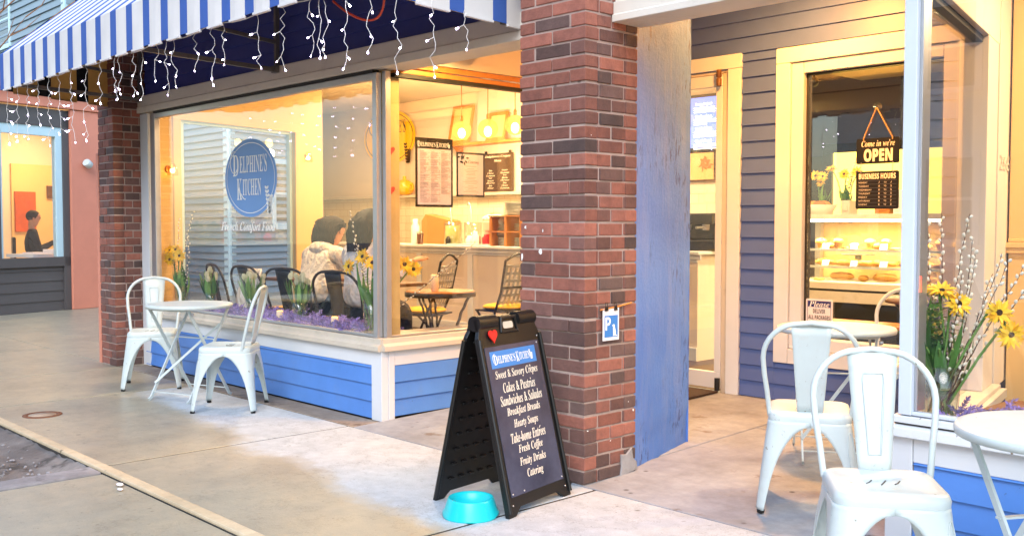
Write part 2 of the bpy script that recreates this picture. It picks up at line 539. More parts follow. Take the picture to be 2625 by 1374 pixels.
M['clear'] = glass('clear glassware', 0.12, (0.90, 0.95, 0.92, 1))
M['wall_in'] = paint('warm interior wall paint', (226, 212, 196), 0.7, 0.04, 1.5)
M['wall_ochre'] = paint('ochre interior wall paint', (226, 186, 122), 0.7, 0.05, 1.5)
M['wall_grey'] = paint('grey purple wall paint', (66, 70, 106), 0.7, 0.08, 2)
M['ceil'] = paint('ceiling paint', (226, 214, 190), 0.7, 0.04, 1.5)
def subway():
    k = NT('white wall tiles')
    br = k.n('ShaderNodeTexBrick'); br.inputs['Scale'].default_value = 1.0
    br.inputs['Brick Width'].default_value = 0.2; br.inputs['Row Height'].default_value = 0.1
    br.inputs['Mortar Size'].default_value = 0.003; br.inputs['Bias'].default_value = -0.3
    br.inputs['Color1'].default_value = lin(238, 230, 206); br.inputs['Color2'].default_value = lin(230, 220, 196); br.inputs['Mortar'].default_value = lin(206, 190, 158)
    sx = k.n('ShaderNodeSeparateXYZ'); k.l(k.coord(), sx.inputs[0])
    cb = k.n('ShaderNodeCombineXYZ'); k.l(sx.outputs[0], cb.inputs[0]); k.l(sx.outputs[2], cb.inputs[1])
    k.l(cb.outputs[0], br.inputs['Vector']); k.l(br.outputs['Color'], k.p.inputs['Base Color'])
    k.p.inputs['Roughness'].default_value = 0.3
    return k.m
M['subway'] = subway()
M['brick'] = attr_mat('red brick', (152, 94, 78), 0.85, val=0.6, second=(132, 84, 72), third=(92, 74, 70), bump=0.7, bscale=55, grime=0.45)
M['mortar'] = concrete('brick mortar', (154, 132, 122), (178, 156, 146), (194, 174, 164), 0.95)
M['salmon'] = paint('salmon stucco', (214, 138, 114), 0.7, 0.08, 2, 0.12)
M['charcoal'] = paint('charcoal clapboard paint', (84, 80, 80), 0.55, 0.1, 2.4)
M['clap'] = paint('pale blue grey clapboard', (128, 146, 156), 0.55, 0.06, 2, 0.05)
M['pale_blue'] = paint('pale blue trim', (190, 218, 226), 0.5, 0.05, 2)
M['white_metal'] = paint('white enamelled steel', (196, 207, 206), 0.34, 0.06, 5, 0.03, chips=(128, 116, 98), chip_amt=0.662, chip_scale=24, dirt=(186, 180, 168))
M['rubber'] = paint('black rubber', (18, 18, 18), 0.7, 0.1, 8)
M['black_metal'] = paint('black steel', (26, 24, 24), 0.4, 0.15, 8)
M['black_plastic'] = paint('black moulded plastic', (17, 17, 18), 0.42, 0.15, 10, 0.05)
M['yellow'] = paint('golden yellow cushion', (244, 186, 40), 0.8, 0.08, 20)
M['print_white'] = paint('white lettering', (244, 244, 240), 0.6, 0.0, 3, 0)
M['print_cream'] = paint('chalk lettering', (240, 232, 214), 0.7, 0.0, 3, 0)
M['print_black'] = paint('black lettering', (20, 20, 24), 0.6, 0.0, 3, 0)
M['print_grey'] = paint('grey print', (120, 116, 122), 0.7, 0.0, 3, 0)
M['paper'] = paint('white paper', (236, 230, 232), 0.6, 0.02, 3, 0)
M['blue_print'] = paint('blue print', (62, 128, 200), 0.5, 0.02, 3, 0)
M['navy_print'] = paint('navy print', (36, 40, 110), 0.5, 0.02, 3, 0)
M['red'] = paint('red print', (216, 28, 28), 0.5, 0.05, 3, 0)
M['pastry'] = attr_mat('baked pastry', (226, 170, 82), 0.55, val=0.5, second=(198, 128, 52), third=(150, 84, 34), bump=0.3, bscale=80)
M['leaf'] = attr_mat('green leaves', (58, 108, 44), 0.5, val=0.6, second=(84, 134, 58), third=(120, 158, 84), bump=0.1, bscale=60, trans=0.1)
M['stem'] = paint('green stems', (104, 146, 70), 0.5, 0.2, 20)
M['petal'] = attr_mat('yellow petals', (250, 206, 36), 0.6, val=0.4, second=(252, 214, 60), third=(244, 178, 24), bump=0.1, bscale=60)
M['seed'] = paint('dark flower centre', (60, 38, 18), 0.9, 0.3, 60, 0.4)
M['lavender'] = attr_mat('lavender', (142, 124, 196), 0.8, val=0.6, second=(120, 104, 178), third=(168, 152, 214), bump=0.2, bscale=90)
M['catkin'] = paint('silver willow catkins', (226, 222, 206), 0.9, 0.1, 40)
M['twig'] = paint('brown twigs', (78, 52, 34), 0.8, 0.2, 30)
M['tulip'] = attr_mat('pale tulips', (226, 226, 196), 0.5, val=0.3, second=(206, 206, 170), third=(206, 140, 110), bump=0.05, bscale=60)
M['hair'] = paint('dark hair', (36, 27, 24), 0.75, 0.45, 70, 0.6)
M['skin'] = paint('skin', (214, 160, 126), 0.55, 0.05, 8, 0.02)
M['hoodie'] = paint('cream fleece', (240, 234, 224), 0.9, 0.06, 12, 0.2)
M['white_top'] = paint('white cotton', (240, 242, 250), 0.9, 0.04, 12, 0.15)
M['dark_cloth'] = paint('dark denim', (34, 34, 40), 0.9, 0.15, 14, 0.15)
def cloth(name, rgb):
    k = NT(name)
    c = lin(*rgb); d = tuple(x * .82 for x in c[:3]) + (1,)
    k.l(k.ramp(k.noise(16, 6, .6), [(.3, d), (.65, c)]), k.p.inputs['Base Color']); k.p.inputs['Roughness'].default_value = .95
    w = k.n('ShaderNodeTexWave'); w.inputs['Scale'].default_value = 5.0; w.inputs['Distortion'].default_value = 9.0; w.inputs['Detail'].default_value = 4.0; w.inputs['Detail Scale'].default_value = 1.4
    k.l(k.coord(), w.inputs['Vector'])
    k.bump(k.math('ADD', w.outputs['Fac'], k.math('MULTIPLY', k.noise(9, 5, .6), 1.2)), .55, .03)
    return k.m
M['hoodie'] = cloth('cream fleece', (240, 232, 220)); M['white_top'] = cloth('white cotton', (238, 240, 248)); M['dark_cloth'] = cloth('dark denim', (38, 38, 46))
M['wax'] = paint('frosted candle glass', (240, 214, 180), 0.5, 0.03, 5, 0)
M['flame'] = emit('candle flame', (255, 190, 40), 6)
M['bulb_warm'] = emit('warm bulb', (255, 214, 130), 14)
M['led'] = emit('cool white light', (255, 244, 255), 9)
M['fairy'] = emit('fairy light bulb', (232, 214, 255), 12)
M['wire'] = paint('white cable', (232, 230, 226), 0.5, 0.02, 10, 0)

# ------------------------------------------------------------------ building dimensions (metres)
YF = 3.854                    # shop front plane
YD = 6.10                     # door wall at the back of the recess
FZ = 0.07                     # shop floor
XL, XC, XR = -8.99, -5.33, -1.885   # left end of the front, left bay corner, right bay corner

def siding(b, p, q, z0, z1, out, pitch=0.1125, first=None, t0=0.019):
    """overlapping boards between plan points p and q; out is the outward normal"""
    p, q, out = Vector((p[0], p[1], 0)), Vector((q[0], q[1], 0)), Vector((out[0], out[1], 0)).normalized()
    z = z0 if first is None else first
    lo = z0
    while lo < z1 - 0.004:
        hi = min(z1, (z + pitch) if lo == z0 and first is not None else lo + pitch)
        t1 = 0.006
        a = [p + Vector((0, 0, lo)), p + out * t0 + Vector((0, 0, lo)), p + out * t1 + Vector((0, 0, hi)), p + Vector((0, 0, hi))]
        c = [v + (q - p) for v in a]
        f = [(0, 1, 2, 3), (7, 6, 5, 4), (0, 4, 5, 1), (1, 5, 6, 2), (2, 6, 7, 3), (3, 7, 4, 0)]
        if (q - p).cross(Vector((0, 0, 1))).dot(out) > 0: f = [x[::-1] for x in f]
        b.add(a + c, f, False)
        lo = hi
    return b

# ------------------------------------------------------------------ ground
b = B()
joints_x = [-16.4, -14.4, -12.6, -10.9, -9.02, -7.62, -5.38, -3.25, -1.2, 0.9, 3.0, 5]
for i in range(len(joints_x) - 1):
    for y0, y1 in ((2.075, 3.62),):
        b.box(joints_x[i] + 0.009, y0, -0.12, joints_x[i + 1] - 0.009, y1, 0.0)
b.box(-16.4, 3.626, -0.12, -9.0, 4.2, 0.0)
b.box(-24, 4.206, -0.12, -9.1, 12, -0.002)
sw = structure(b.build('sidewalk', M['walk'], bevel=0.006, seg=2))
b = B(); b.box(-8.995, 3.627, -0.12, -5.335, 3.85, 0.001); structure(b.build('footing_strip', concrete('rough footing concrete', (118, 104, 90), (146, 132, 116), (168, 156, 142), 0.9, (84, 72, 60), 0.58, 0.7), bevel=0.008))
b = B()
for x0, x1 in ((-16.4, -7.12), (-5.24, -3.25), (-3.24, -1.2), (-1.19, 0.9), (0.91, 5)):
    b.box(x0, 0.30, -0.12, x1, 2.0, -0.006)
for x0, x1 in ((-7.11, -5.25),):
    b.box(x0, 0.30, -0.12, x1, 0.9, -0.006)
structure(b.build('pavement', M['walk'], bevel=0.006))
b = B(); b.box(-60, -60, -0.5, 60, 60, -0.13); structure(b.build('ground', M['asphalt']))
b = B(); b.box(-60, 2.0, -0.13, 20, 4.0, -0.004); b.box(-60, 0.0, -0.13, -7.115, 1.998, -0.02); b.box(-5.25, 0.0, -0.13, 20, 1.998, -0.02); b.box(-7.113, 0.0, -0.13, -5.252, 0.9, -0.02); structure(b.build('joint_bed', M['joint']))
b = B()
x = -7.6
while x < 5:
    b.box(x, 2.006, -0.1, min(x + 2.6, 5) - 0.006, 2.07, 0.012); x += 2.6
structure(b.build('kerb_strip', M['strip'], bevel=0.008))
b = B(); b.box(-60, 0.12, -0.13, 20, 0.29, -0.004); structure(b.build('kerb', M['granite'], bevel=0.012))
# tree pit with grit and a granite edge
b = B()
nx, ny = 40, 30
vs_ = []; fs_ = []
for i in range(nx + 1):
    for j in range(ny + 1):
        px, py = -7.10 + 1.68 * i / nx, 0.92 + 1.08 * j / ny
        ed = min(1, min(i, nx - i, j, ny - j) / 5)
        vs_.append((px, py, -0.012 - 0.045 * ed + rnd.uniform(-0.007, 0.007) + 0.012 * math.sin(px * 6) * math.sin(py * 5)))
for i in range(nx):
    for j in range(ny):
        a = i * (ny + 1) + j; fs_.append((a, a + ny + 1, a + ny + 2, a + 1))
b.add(vs_, fs_, True)
structure(b.build('tree_pit', M['soil']))
b = B(); b.box(-5.415, 0.92, -0.12, -5.255, 2.0, 0.003)
structure(b.build('granite_edging', M['granite'], bevel=0.01))
b = B()
for i in range(420):
    px, py = rnd.uniform(-7.05, -5.45), rnd.uniform(1.0, 1.98)
    s_ = rnd.uniform(0.004, 0.012)
    b.ball((px, py, -0.045 + s_ * 0.5), s_, 6, 4, (1, rnd.uniform(.6, 1.2), 0.6))
stuff(b.build('gravel', M['granite']), 'loose grit and pebbles lying in the tree pit', 'gravel')
# recess floor: a slab ramping up to the door
b = B()
def ramp_z(y): return 0.0 + max(0, (y - 3.62)) / (YD - 3.62) * FZ
for x0, x1, y0, y1 in ((-5.33, -3.43, 3.626, 6.15), (-3.42, -1.7, 3.626, 5.28), (-3.42, -1.9, 5.29, 6.15)):
    p = [(x0, y0, ramp_z(y0)), (x1, y0, ramp_z(y0)), (x1, y1, ramp_z(y1)), (x0, y1, ramp_z(y1))]
    b.add(p + [(v[0], v[1], -0.12) for v in p], [(0, 1, 2, 3), (7, 6, 5, 4), (0, 4, 5, 1), (1, 5, 6, 2), (2, 6, 7, 3), (3, 7, 4, 0)])
structure(b.build('recess_floor', M['recess'], bevel=0.006))
b = B(); b.box(-60, 3.7, -0.13, -1.6, 8, -0.05); 
# mat
b = B(); b.par((-5.1, 5.50, 0.058), (0.86, 0, 0), (0, 0.55, 0.0155), (0, 0, 0.012))
tag(b.build('door_mat', paint('dark coir', (58, 44, 34), 0.95, 0.3, 60, 0.6)), 'dark brown doormat lying in front of the glass shop door', 'mat')
# shop floor inside
b = B()
b.prism([(-5.42, 3.94), (-5.42, 12), (-13.9, 12), (-13.9, 8.45), (-9.62, 6.15), (-8.94, 3.94)], (0, 0, -0.1), (1, 0, 0), (0, 1, 0), (0, 0, 1), 0.1 + FZ)
b.box(-5.41, 6.16, -0.1, 2.5, 12, FZ)
b.box(-1.66, 3.94, -0.1, 2.5, 6.15, FZ)
structure(b.build('shop_floor', M['floor']))
# valve cover, shell bits
t = thing('valve_cover', 'round rusty iron cover set in the pavement by the tree pit', 'utility cover', (-7.11, 2.315, 0))
b = B(); b.lathe([(0.125, -0.02), (0.125, 0.004), (0.092, 0.005), (0.09, -0.01)], (-7.11, 2.315, 0), 32)
b.build('rim', paint('rusty iron', (122, 78, 50), 0.8, 0.35, 30, 0.4), t)
b = B(); b.lathe([(0.088, -0.01), (0.088, 0.003), (0.0, 0.004)], (-7.11, 2.315, 0), 32)
b.build('lid', concrete('dusty iron', (150, 128, 104), (176, 154, 130), (190, 170, 146), 0.8), t)
for i, (px, py, lb) in enumerate(((-4.93, 1.965, 'larger white scrap lying beside the kerb strip'), (-4.84, 1.93, 'smaller white scrap lying nearer the street beside the kerb strip'))):
    b = B(); b.ball((px, py, 0.004), 0.021 - 0.005 * i, 8, 5, (1.3, 0.8, 0.35))
    tag(b.build('paper_scrap', M['paper']), lb, 'litter', 'white scraps on the pavement')
# ------------------------------------------------------------------ the corner shop
shop = thing('shop_building', 'blue and white corner bakery shopfront with two glazed bays and a recessed door', 'shop', (XC, YF, 0))
def part(name, b, m, par=None, **k): return b.build(name, m, par or shop, **k)
T = 0.10
# --- left bay, base
b = siding(B(), (XL, YF + 0.012), (-5.44, YF + 0.012), 0.01, 0.362, (0, -1)); part('clapboard', b, M['blue'], bevel=0.002, seg=1)
b = siding(B(), (XC - 0.012, 3.955), (XC - 0.012, YD), 0.025, 0.362, (1, 0)); part('clapboard', b, M['blue'], bevel=0.002, seg=1)
b = B()
b.box(XL, YF + 0.0, 0.362, -5.445, YF + 0.05, 0.461)
b.box(-5.443, YF - 0.004, 0.0, XC, YF + 0.05, 0.461)
b.box(XC - 0.05, YF + 0.052, 0.0, XC + 0.004, 3.955, 0.461)
b.box(XC - 0.05, 3.957, 0.362, XC, YD, 0.461)
b.box(XL - 0.06, YF - 0.006, 0.0, XL + 0.10, YF + 0.06, 2.29)
part('corner_board', b, M['white'], bevel=0.003)
b = B()
sp = [(-0.035, 0.463), (-0.035, 0.497), (-0.012, 0.512), (-0.012, 0.545), (0.07, 0.549), (0.07, 0.463)]
def sill(b, p, q, out, prof):
    p, q, out = Vector((p[0], p[1], 0)), Vector((q[0], q[1], 0)), Vector((out[0], out[1], 0)).normalized()
    ring = lambda o: [o + (-out) * y + Vector((0, 0, z)) for y, z in prof]
    b.loft([ring(p), ring(q)], True, True, False)
sill(b, (XL + 0.1, YF), (XC + 0.005, YF), (0, -1), sp)
part('window_sill', b, M['cream'], bevel=0.003)
b = B(); sill(b, (XC, YF + 0.0), (XC, YD), (1, 0), [(y + 0.001, z) for y, z in sp]); part('window_sill', b, M['cream'], bevel=0.003)
# --- left bay glazing
b = B(); b.box(-8.76, 3.868, 0.548, -5.405, 3.876, 2.262); part('window_pane', b, M['glass'])
b = B(); b.box(XC - 0.034, 3.93, 0.548, XC - 0.026, 5.72, 2.262); part('window_pane', b, M['glass'])
b = B()
b.box(-8.84, 3.85, 0.548, -8.745, 3.90, 2.29)
b.box(-8.745, 3.855, 0.549, -5.42, 3.89, 0.567)
b.box(-8.745, 3.852, 2.235, -5.42, 3.90, 2.278)
b.box(-5.42, 3.852, 0.549, -5.375, 3.895, 2.278)
part('window_frame', b, M['metal'], bevel=0.003)
b = B()
b.box(XC - 0.043, 3.897, 0.549, XC - 0.005, 3.94, 2.29)
b.box(XC - 0.04, 3.942, 0.549, XC - 0.012, 5.72, 0.562)
part('window_frame', b, M['metal'], bevel=0.003)
b = B(); b.box(-5.47, 3.93, 0.50, -5.375, 4.04, 2.5); part('corner_post', b, paint('yellowed wood post', (200, 172, 110), 0.6, 0.15, 8), bevel=0.004)
b = B()
b.box(-8.76, 3.846, 2.279, -5.41, 3.9, 2.298)
b.box(XC - 0.05, 3.97, 2.258, XC + 0.004, 5.9, 2.283)
part('shadow_gap', b, M['dark_seal'])
b = B()
b.box(XC - 0.06, 3.97, 2.284, XC + 0.001, 5.9, 2.316); b.box(XC - 0.06, 3.97, 2.322, XC + 0.012, 5.9, 2.358)
part('transom_rail', b, M['orange_wood'], bevel=0.003)
b = B(); b.box(XC - 0.06, 3.97, 2.366, XC - 0.004, YD, 3.2); b.box(XC - 0.07, 5.73, 0.47, XC - 0.0, YD, 2.256); part('fascia', b, M['wall_in'])
# --- beams over the front
b = B()
bp = [(-0.03, 2.300), (-0.03, 2.352), (-0.022, 2.356), (-0.022, 2.45), (0.0, 2.458), (0.20, 2.458), (0.20, 2.300)]
sill(b, (-9.06, YF), (-3.795, YF), (0, -1), bp)
part('header_beam', b, M['beam'], bevel=0.003)
b = B()
sill(b, (-3.33, YF), (1.5, YF), (0, -1), [(-0.03, 2.30), (-0.03, 2.335), (-0.02, 2.339), (-0.02, 2.40), (-0.005, 2.404), (-0.005, 3.25), (0.2, 3.25), (0.2, 2.30)])
part('header_beam', b, M['beam'], bevel=0.003)
b = siding(B(), (XL, YF + 0.03), (-3.8, YF + 0.03), 2.46, 3.95, (0, -1)); part('clapboard', b, M['navy'])
b = B(); b.box(XL, YF + 0.05, 3.95, 2.5, YF + 0.25, 6.5); b.box(-3.79, YF + 0.22, 3.25, 2.5, YF + 0.25, 3.95); part('upper_wall', b, M['beam'])
b = B(); b.box(XL, YF + 0.03, 2.46, -3.8, YF + 0.2, 3.95); part('wall_core', b, M['dark_seal'])
# --- recess: soffits, back wall
b = B(); b.box(XC + 0.002, 4.056, 2.47, -3.60, 4.72, 2.52); part('soffit', b, M['ceil'])
b = B(); b.box(XC, 4.056, 3.02, -1.5, YD + 0.1, 3.07); part('soffit', b, M['ceil'])
bD = B()
siding(bD, (-4.085, YD), (-3.80, YD), FZ + 0.005, 2.497, (0, -1))
siding(bD, (XC, YD), (-1.9, YD), 2.497, 3.02, (0, -1))
siding(bD, (-3.80, YD), (-1.9, YD), FZ + 0.005, 0.34, (0, -1))
siding(bD, (-2.45, YD), (-1.9, YD), 0.34, 2.497, (0, -1))
siding(bD, (XC, YD), (-5.25, YD), FZ + 0.005, 2.497, (0, -1))
part('clapboard', bD, M['periwinkle'], bevel=0.002, seg=1)
b = B()
b.box(XC, YD + 0.003, 2.50, -1.9, YD + 0.12, 3.02); b.box(-3.82, YD + 0.003, FZ, -1.9, YD + 0.12, 0.36)
b.box(-4.11, YD + 0.003, FZ, -3.80, YD + 0.12, 2.50); b.box(-2.45, YD + 0.003, 0.36, -1.9, YD + 0.12, 2.5)
part('wall_core', b, M['wall_in'])
# door trim and window trim
b = B()
b.box(-4.195, YD - 0.028, FZ, -4.088, YD + 0.1, 2.397); b.box(-5.25, YD - 0.028, 2.40, -4.085, YD + 0.1, 2.50); b.box(-5.25, YD - 0.028, FZ, -5.15, YD + 0.1, 2.397)
part('door_trim', b, M['white'], bevel=0.003)
b = B()
b.box(-3.80, YD - 0.03, 0.34, -3.692, YD + 0.1, 2.385); b.box(-3.80, YD - 0.03, 2.388, -2.46, YD + 0.1, 2.49)
b.box(-2.565, YD - 0.03, 0.34, -2.46, YD + 0.1, 2.385); b.box(-3.688, YD - 0.03, 0.34, -2.568, YD + 0.1, 0.44)
b.box(-3.688, YD - 0.012, 0.443, -3.60, YD + 0.1, 2.385); b.box(-2.655, YD - 0.012, 0.443, -2.568, YD + 0.1, 2.385)
b.box(-3.597, YD - 0.012, 2.31, -2.658, YD + 0.1, 2.385); b.box(-3.597, YD - 0.012, 0.443, -2.658, YD + 0.1, 0.52)
part('window_trim', b, M['white'], bevel=0.003)
b = B(); b.box(-3.6, YD + 0.03, 0.52, -3.588, YD + 0.08, 2.31); b.box(-3.588, YD + 0.03, 2.298, -2.66, YD + 0.08, 2.31); b.box(-2.67, YD + 0.03, 0.52, -2.658, YD + 0.08, 2.298); part('shadow_gap', b, M['dark_seal'])
b = B(); b.box(-3.587, YD + 0.04, 0.522, -2.672, YD + 0.047, 2.297); part('window_pane', b, M['glass'])
# the glazed door
b = B()
b.box(-4.305, YD - 0.012, 0.215, -4.25, YD + 0.03, 2.285); b.box(-5.14, YD - 0.012, 0.215, -5.06, YD + 0.03, 2.285)
b.box(-5.14, YD - 0.012, 2.287, -4.25, YD + 0.03, 2.37); b.box(-5.14, YD - 0.012, 0.095, -4.25, YD + 0.03, 0.213)
door = part('door', b, M['white'], bevel=0.003)
b = B(); b.box(-5.06, YD + 0.006, 0.215, -4.305, YD + 0.012, 2.285); b.build('door_pane', M['glass'], door)
b = B(); b.lathe([(0.018, 0), (0.02, 0.05), (0.012, 0.055), (0.012, 0.06), (0.02, 0.065), (0.018, 0.115)], (-4.262, YD - 0.04, 2.285), 16); b.build('hinge', M['brown_wood'], door)
b = B(); b.lathe([(0.02, 0), (0.02, 0.09)], (-4.258, YD - 0.035, 0.085), 16); b.build('hinge', M['black_metal'], door)
b = B(); b.box(-4.247, YD - 0.01, FZ, -4.198, YD + 0.05, 2.385); b.box(-5.25, YD - 0.01, 2.374, -4.198, YD + 0.05, 2.395); part('door_frame', b, M['cream'], bevel=0.002)
# --- right bay
b = siding(B(), (-1.772, YF + 0.012), (1.6, YF + 0.012), 0.01, 0.355, (0, -1)); part('clapboard', b, M['blue'], bevel=0.002, seg=1)
b = B()
b.box(XR, YF - 0.004, 0.0, -1.776, YF + 0.05, 0.452); b.box(-1.774, YF, 0.355, 1.6, YF + 0.05, 0.452)
part('corner_board', b, M['white'], bevel=0.003)
b = B()
sill(b, (XR - 0.004, YF), (1.6, YF), (0, -1), [(-0.035, 0.455), (-0.03, 0.493), (0.02, 0.503), (0.02, 0.455)])
sill(b, (XR + 0.03, YF), (1.6, YF), (0, -1), [(-0.008, 0.507), (-0.008, 0.535), (0.05, 0.541), (0.05, 0.507)])
part('window_sill', b, M['white_worn'], bevel=0.004)
b = B(); b.box(XR + 0.035, YF - 0.004, 0.503, 1.6, YF + 0.05, 0.508); part('shadow_gap', b, M['dark_seal'])
b = B()
b.box(-1.835, 3.846, 0.541, -1.782, 3.90, 2.30); b.box(-1.782, 3.852, 0.541, 1.6, 3.89, 0.556)
part('window_frame', b, paint('white metal frame', (204, 214, 228), 0.4, 0.04, 5), bevel=0.003)
b = B(); b.box(-1.781, 3.87, 0.557, -1.768, 3.94, 2.30); part('window_frame', b, M['metal'], bevel=0.002)
b = B(); b.box(-1.767, 3.868, 0.557, 1.6, 3.876, 2.30); part('window_pane', b, M['glass'])
# splayed return of the right bay
hd = R(102.6); D2 = Vector((math.cos(hd), math.sin(hd), 0)); N2 = Vector((-D2.y, D2.x, 0)); A2 = Vector((-1.815, 3.905, 0))
def rp(s, o=0.0, z=0.0): return A2 + D2 * s + N2 * o + Vector((0, 0, z))
b = B()
b.par(rp(0, 0.0, 0.0), D2 * 2.25, N2 * 0.07, Vector((0, 0, 0.40)))
part('return_wall', b, M['blue'])
b = B()
b.par(rp(0, -0.09, 0.40), D2 * 1.72, N2 * 0.17, Vector((0, 0, 0.035)))
b.par(rp(0, -0.12, 0.365), D2 * 1.72, N2 * 0.03, Vector((0, 0, 0.05)))
b.par(rp(0, -0.05, 0.20), D2 * 1.72, N2 * 0.045, Vector((0, 0, 0.16)))
part('window_sill', b, M['cream'], bevel=0.004)
b = B()
b.par(rp(0, -0.05, 2.25), D2 * 1.72, N2 * 0.12, Vector((0, 0, 0.75)))
b.par(rp(1.755, -0.05, 0.40), D2 * 0.44, N2 * 0.12, Vector((0, 0, 2.6)))
b.par(rp(1.39, -0.05, 0.436), D2 * 0.30, N2 * 0.12, Vector((0, 0, 1.813)))
part('return_panel', b, M['wall_in'], bevel=0.004)
b = B(); b.par(rp(1.692, -0.03, 0.436), D2 * 0.062, N2 * 0.06, Vector((0, 0, 1.813))); b.par(rp(0.0, -0.02, 2.22), D2 * 1.39, N2 * 0.05, Vector((0, 0, 0.03))); part('shadow_gap', b, M['dark_seal'])
b = B(); b.par(rp(0.02, 0.02, 0.437), D2 * 1.37, N2 * 0.006, Vector((0, 0, 1.78))); part('window_pane', b, M['glass'])
b = B(); b.par(rp(2.1, -0.17, 0.0), D2 * 0.12, N2 * 0.11, Vector((0, 0, 3.0)))
b.par(rp(2.07, -0.19, 1.16), D2 * 0.18, N2 * 0.15, Vector((0, 0, 0.03))); b.par(rp(2.08, -0.18, 1.13), D2 * 0.16, N2 * 0.13, Vector((0, 0, 0.03))); b.par(rp(2.085, -0.18, 1.192), D2 * 0.15, N2 * 0.12, Vector((0, 0, 0.02)))
part('pilaster', b, M['wall_ochre'], bevel=0.004)
# mirrored street number on the return glass
b = B(); b.text('266', 0.34, 0.085, rp(1.95, -0.055, 1.635), D2 * 1, (0, 0, 1), t=0.001); part('street_number', b, paint('frosted numerals', (226, 214, 200), 0.6, 0, 3, 0))
# --- interior shell
LW = Vector((-8.95, 3.95, 0)); LD = Vector((math.cos(R(106.5)), math.sin(R(106.5)), 0)); LN = Vector((LD.y, -LD.x, 0))
def lp(s, o=0.0, z=0.0): return LW + LD * s + LN * o + Vector((0, 0, z))
b = B()
b.par(lp(0.0, -0.12, 0.0), LD * 0.24, LN * 0.12, Vector((0, 0, 2.95)))
b.par(lp(1.92, -0.12, 0.0), LD * 0.37, LN * 0.12, Vector((0, 0, 2.95)))
b.par(lp(0.24, -0.12, 2.34), LD * 1.68, LN * 0.12, Vector((0, 0, 0.61)))
b.par(lp(0.24, -0.12, 0.0), LD * 1.68, LN * 0.12, Vector((0, 0, 0.42)))
part('inner_wall', b, M['wall_ochre'])
b = B()
b.par(lp(0.19, 0.0, 2.27), LD * 1.78, LN * 0.02, Vector((0, 0, 0.085))); b.par(lp(0.19, 0.0, 0.40), LD * 0.09, LN * 0.02, Vector((0, 0, 1.87))); b.par(lp(1.84, 0.0, 0.40), LD * 0.13, LN * 0.02, Vector((0, 0, 1.87)))
b.par(lp(0.24, -0.11, 2.28), LD * 1.68, LN * 0.1, Vector((0, 0, 0.05)))
part('window_trim', b, M['wall_ochre'], bevel=0.003)
b = B(); b.par(lp(0.32, -0.08, 0.42), LD * 0.035, LN * 0.05, Vector((0, 0, 1.86))); b.par(lp(1.80, -0.08, 0.42), LD * 0.035, LN * 0.05, Vector((0, 0, 1.86))); b.par(lp(0.355, -0.08, 2.245), LD * 1.445, LN * 0.05, Vector((0, 0, 0.03))); part('window_frame', b, M['pale_blue'], bevel=0.003)
b = B(); b.par(lp(0.34, -0.06, 0.42), LD * 1.48, LN * 0.006, Vector((0, 0, 1.84))); part('window_pane', b, M['glass'])
WB = lp(2.30)                                     # outside corner where the room widens
b = B(); b.par(WB + Vector((0, 0.0, 0)), Vector((-4.15, 2.33, 0)), Vector((-0.06, -0.1, 0)), Vector((0, 0, 2.95))); part('inner_wall', b, M['wall_in'])
YB = 8.40
b = B(); b.box(-13.8, YB, 0, -5.5, YB + 0.1, 2.95); b.box(-6.6, YB + 0.1, 0, -6.45, 10.6, 2.95); part('inner_wall', b, M['wall_in'])
b = B(); b.box(-13.7, YB - 0.015, 0.07, -5.5, YB - 0.002, 1.64); part('tiled_dado', b, M['subway'])
b = B(); b.box(-6.6, 10.5, 0, 3, 10.6, 2.95); part('inner_wall', b, M['wall_grey'])
b = B(); b.box(2.5, 3.9, 0, 2.6, 10.6, 2.95); part('inner_wall', b, M['wall_in'])
b = B(); b.prism([(-5.42, 3.95), (-5.42, 12), (-14.0, 12), (-14.0, 8.5), (-9.75, 6.2), (-9.05, 3.95)], (0, 0, 2.95), (1, 0, 0), (0, 1, 0), (0, 0, 1), 0.05); b.box(-5.49, 6.22, 2.88, 3, 12, 2.93); b.box(-1.6, 4.06, 2.95, 3, 6.22, 3.0); part('inner_ceiling', b, M['ceil'])
b = B()
b.box(-8.74, 3.905, 0.46, -5.48, 4.36, 0.535); b.box(-8.74, 4.30, 0.07, -5.9, 4.36, 0.459); part('window_ledge', b, M['cream'], bevel=0.004)
b = B(); b.box(-6.02, 4.36, 0.45, -5.385, 5.70, 0.50); part('window_ledge', b, paint('glossy white ledge', (232, 226, 214), 0.2, 0.04, 3), bevel=0.004)
b = B(); b.box(-1.74, 3.905, 0.44, 1.6, 4.75, 0.502); part('window_ledge', b, M['brown_wood'], bevel=0.004)
# ceiling lamps that light the rooms and the porch
def ceiling_lamp(x, y, z, power, label, size=0.22, col=WARM, group='round ceiling lamps in the shop', spread=None):
    t = thing('ceiling_light', label, 'ceiling light', (x, y, z), group=group)
    b = B(); b.lathe([(0.13, 0), (0.13, -0.03), (0.105, -0.035), (0.105, -0.02)], (x, y, z), 24); b.build('rim', M['white'], t)
    b = B(); b.lathe([(0.104, -0.02), (0.104, -0.028), (0.0, -0.03)], (x, y, z), 24); b.build('diffuser', emit('warm diffuser', (255, 214, 140), 4), t)
    L = bpy.data.lights.new('lamp', 'AREA'); L.energy = power; L.color = col; L.shape = 'DISK'; L.size = size
    o = bpy.data.objects.new('lamp', L); scene.collection.objects.link(o); o.location = (0, 0, -0.05); o.parent = t
ceiling_lamp(-7.3, 4.75, 2.94, 28, 'ceiling lamp over the seats by the big left window')
ceiling_lamp(-9.6, 7.0, 2.94, 29, 'ceiling lamp near the far left of the serving counter')
ceiling_lamp(-7.0, 7.0, 2.94, 32, 'ceiling lamp over the middle of the serving counter')
ceiling_lamp(-4.4, 7.4, 2.87, 34, 'ceiling lamp just inside the glass shop door')
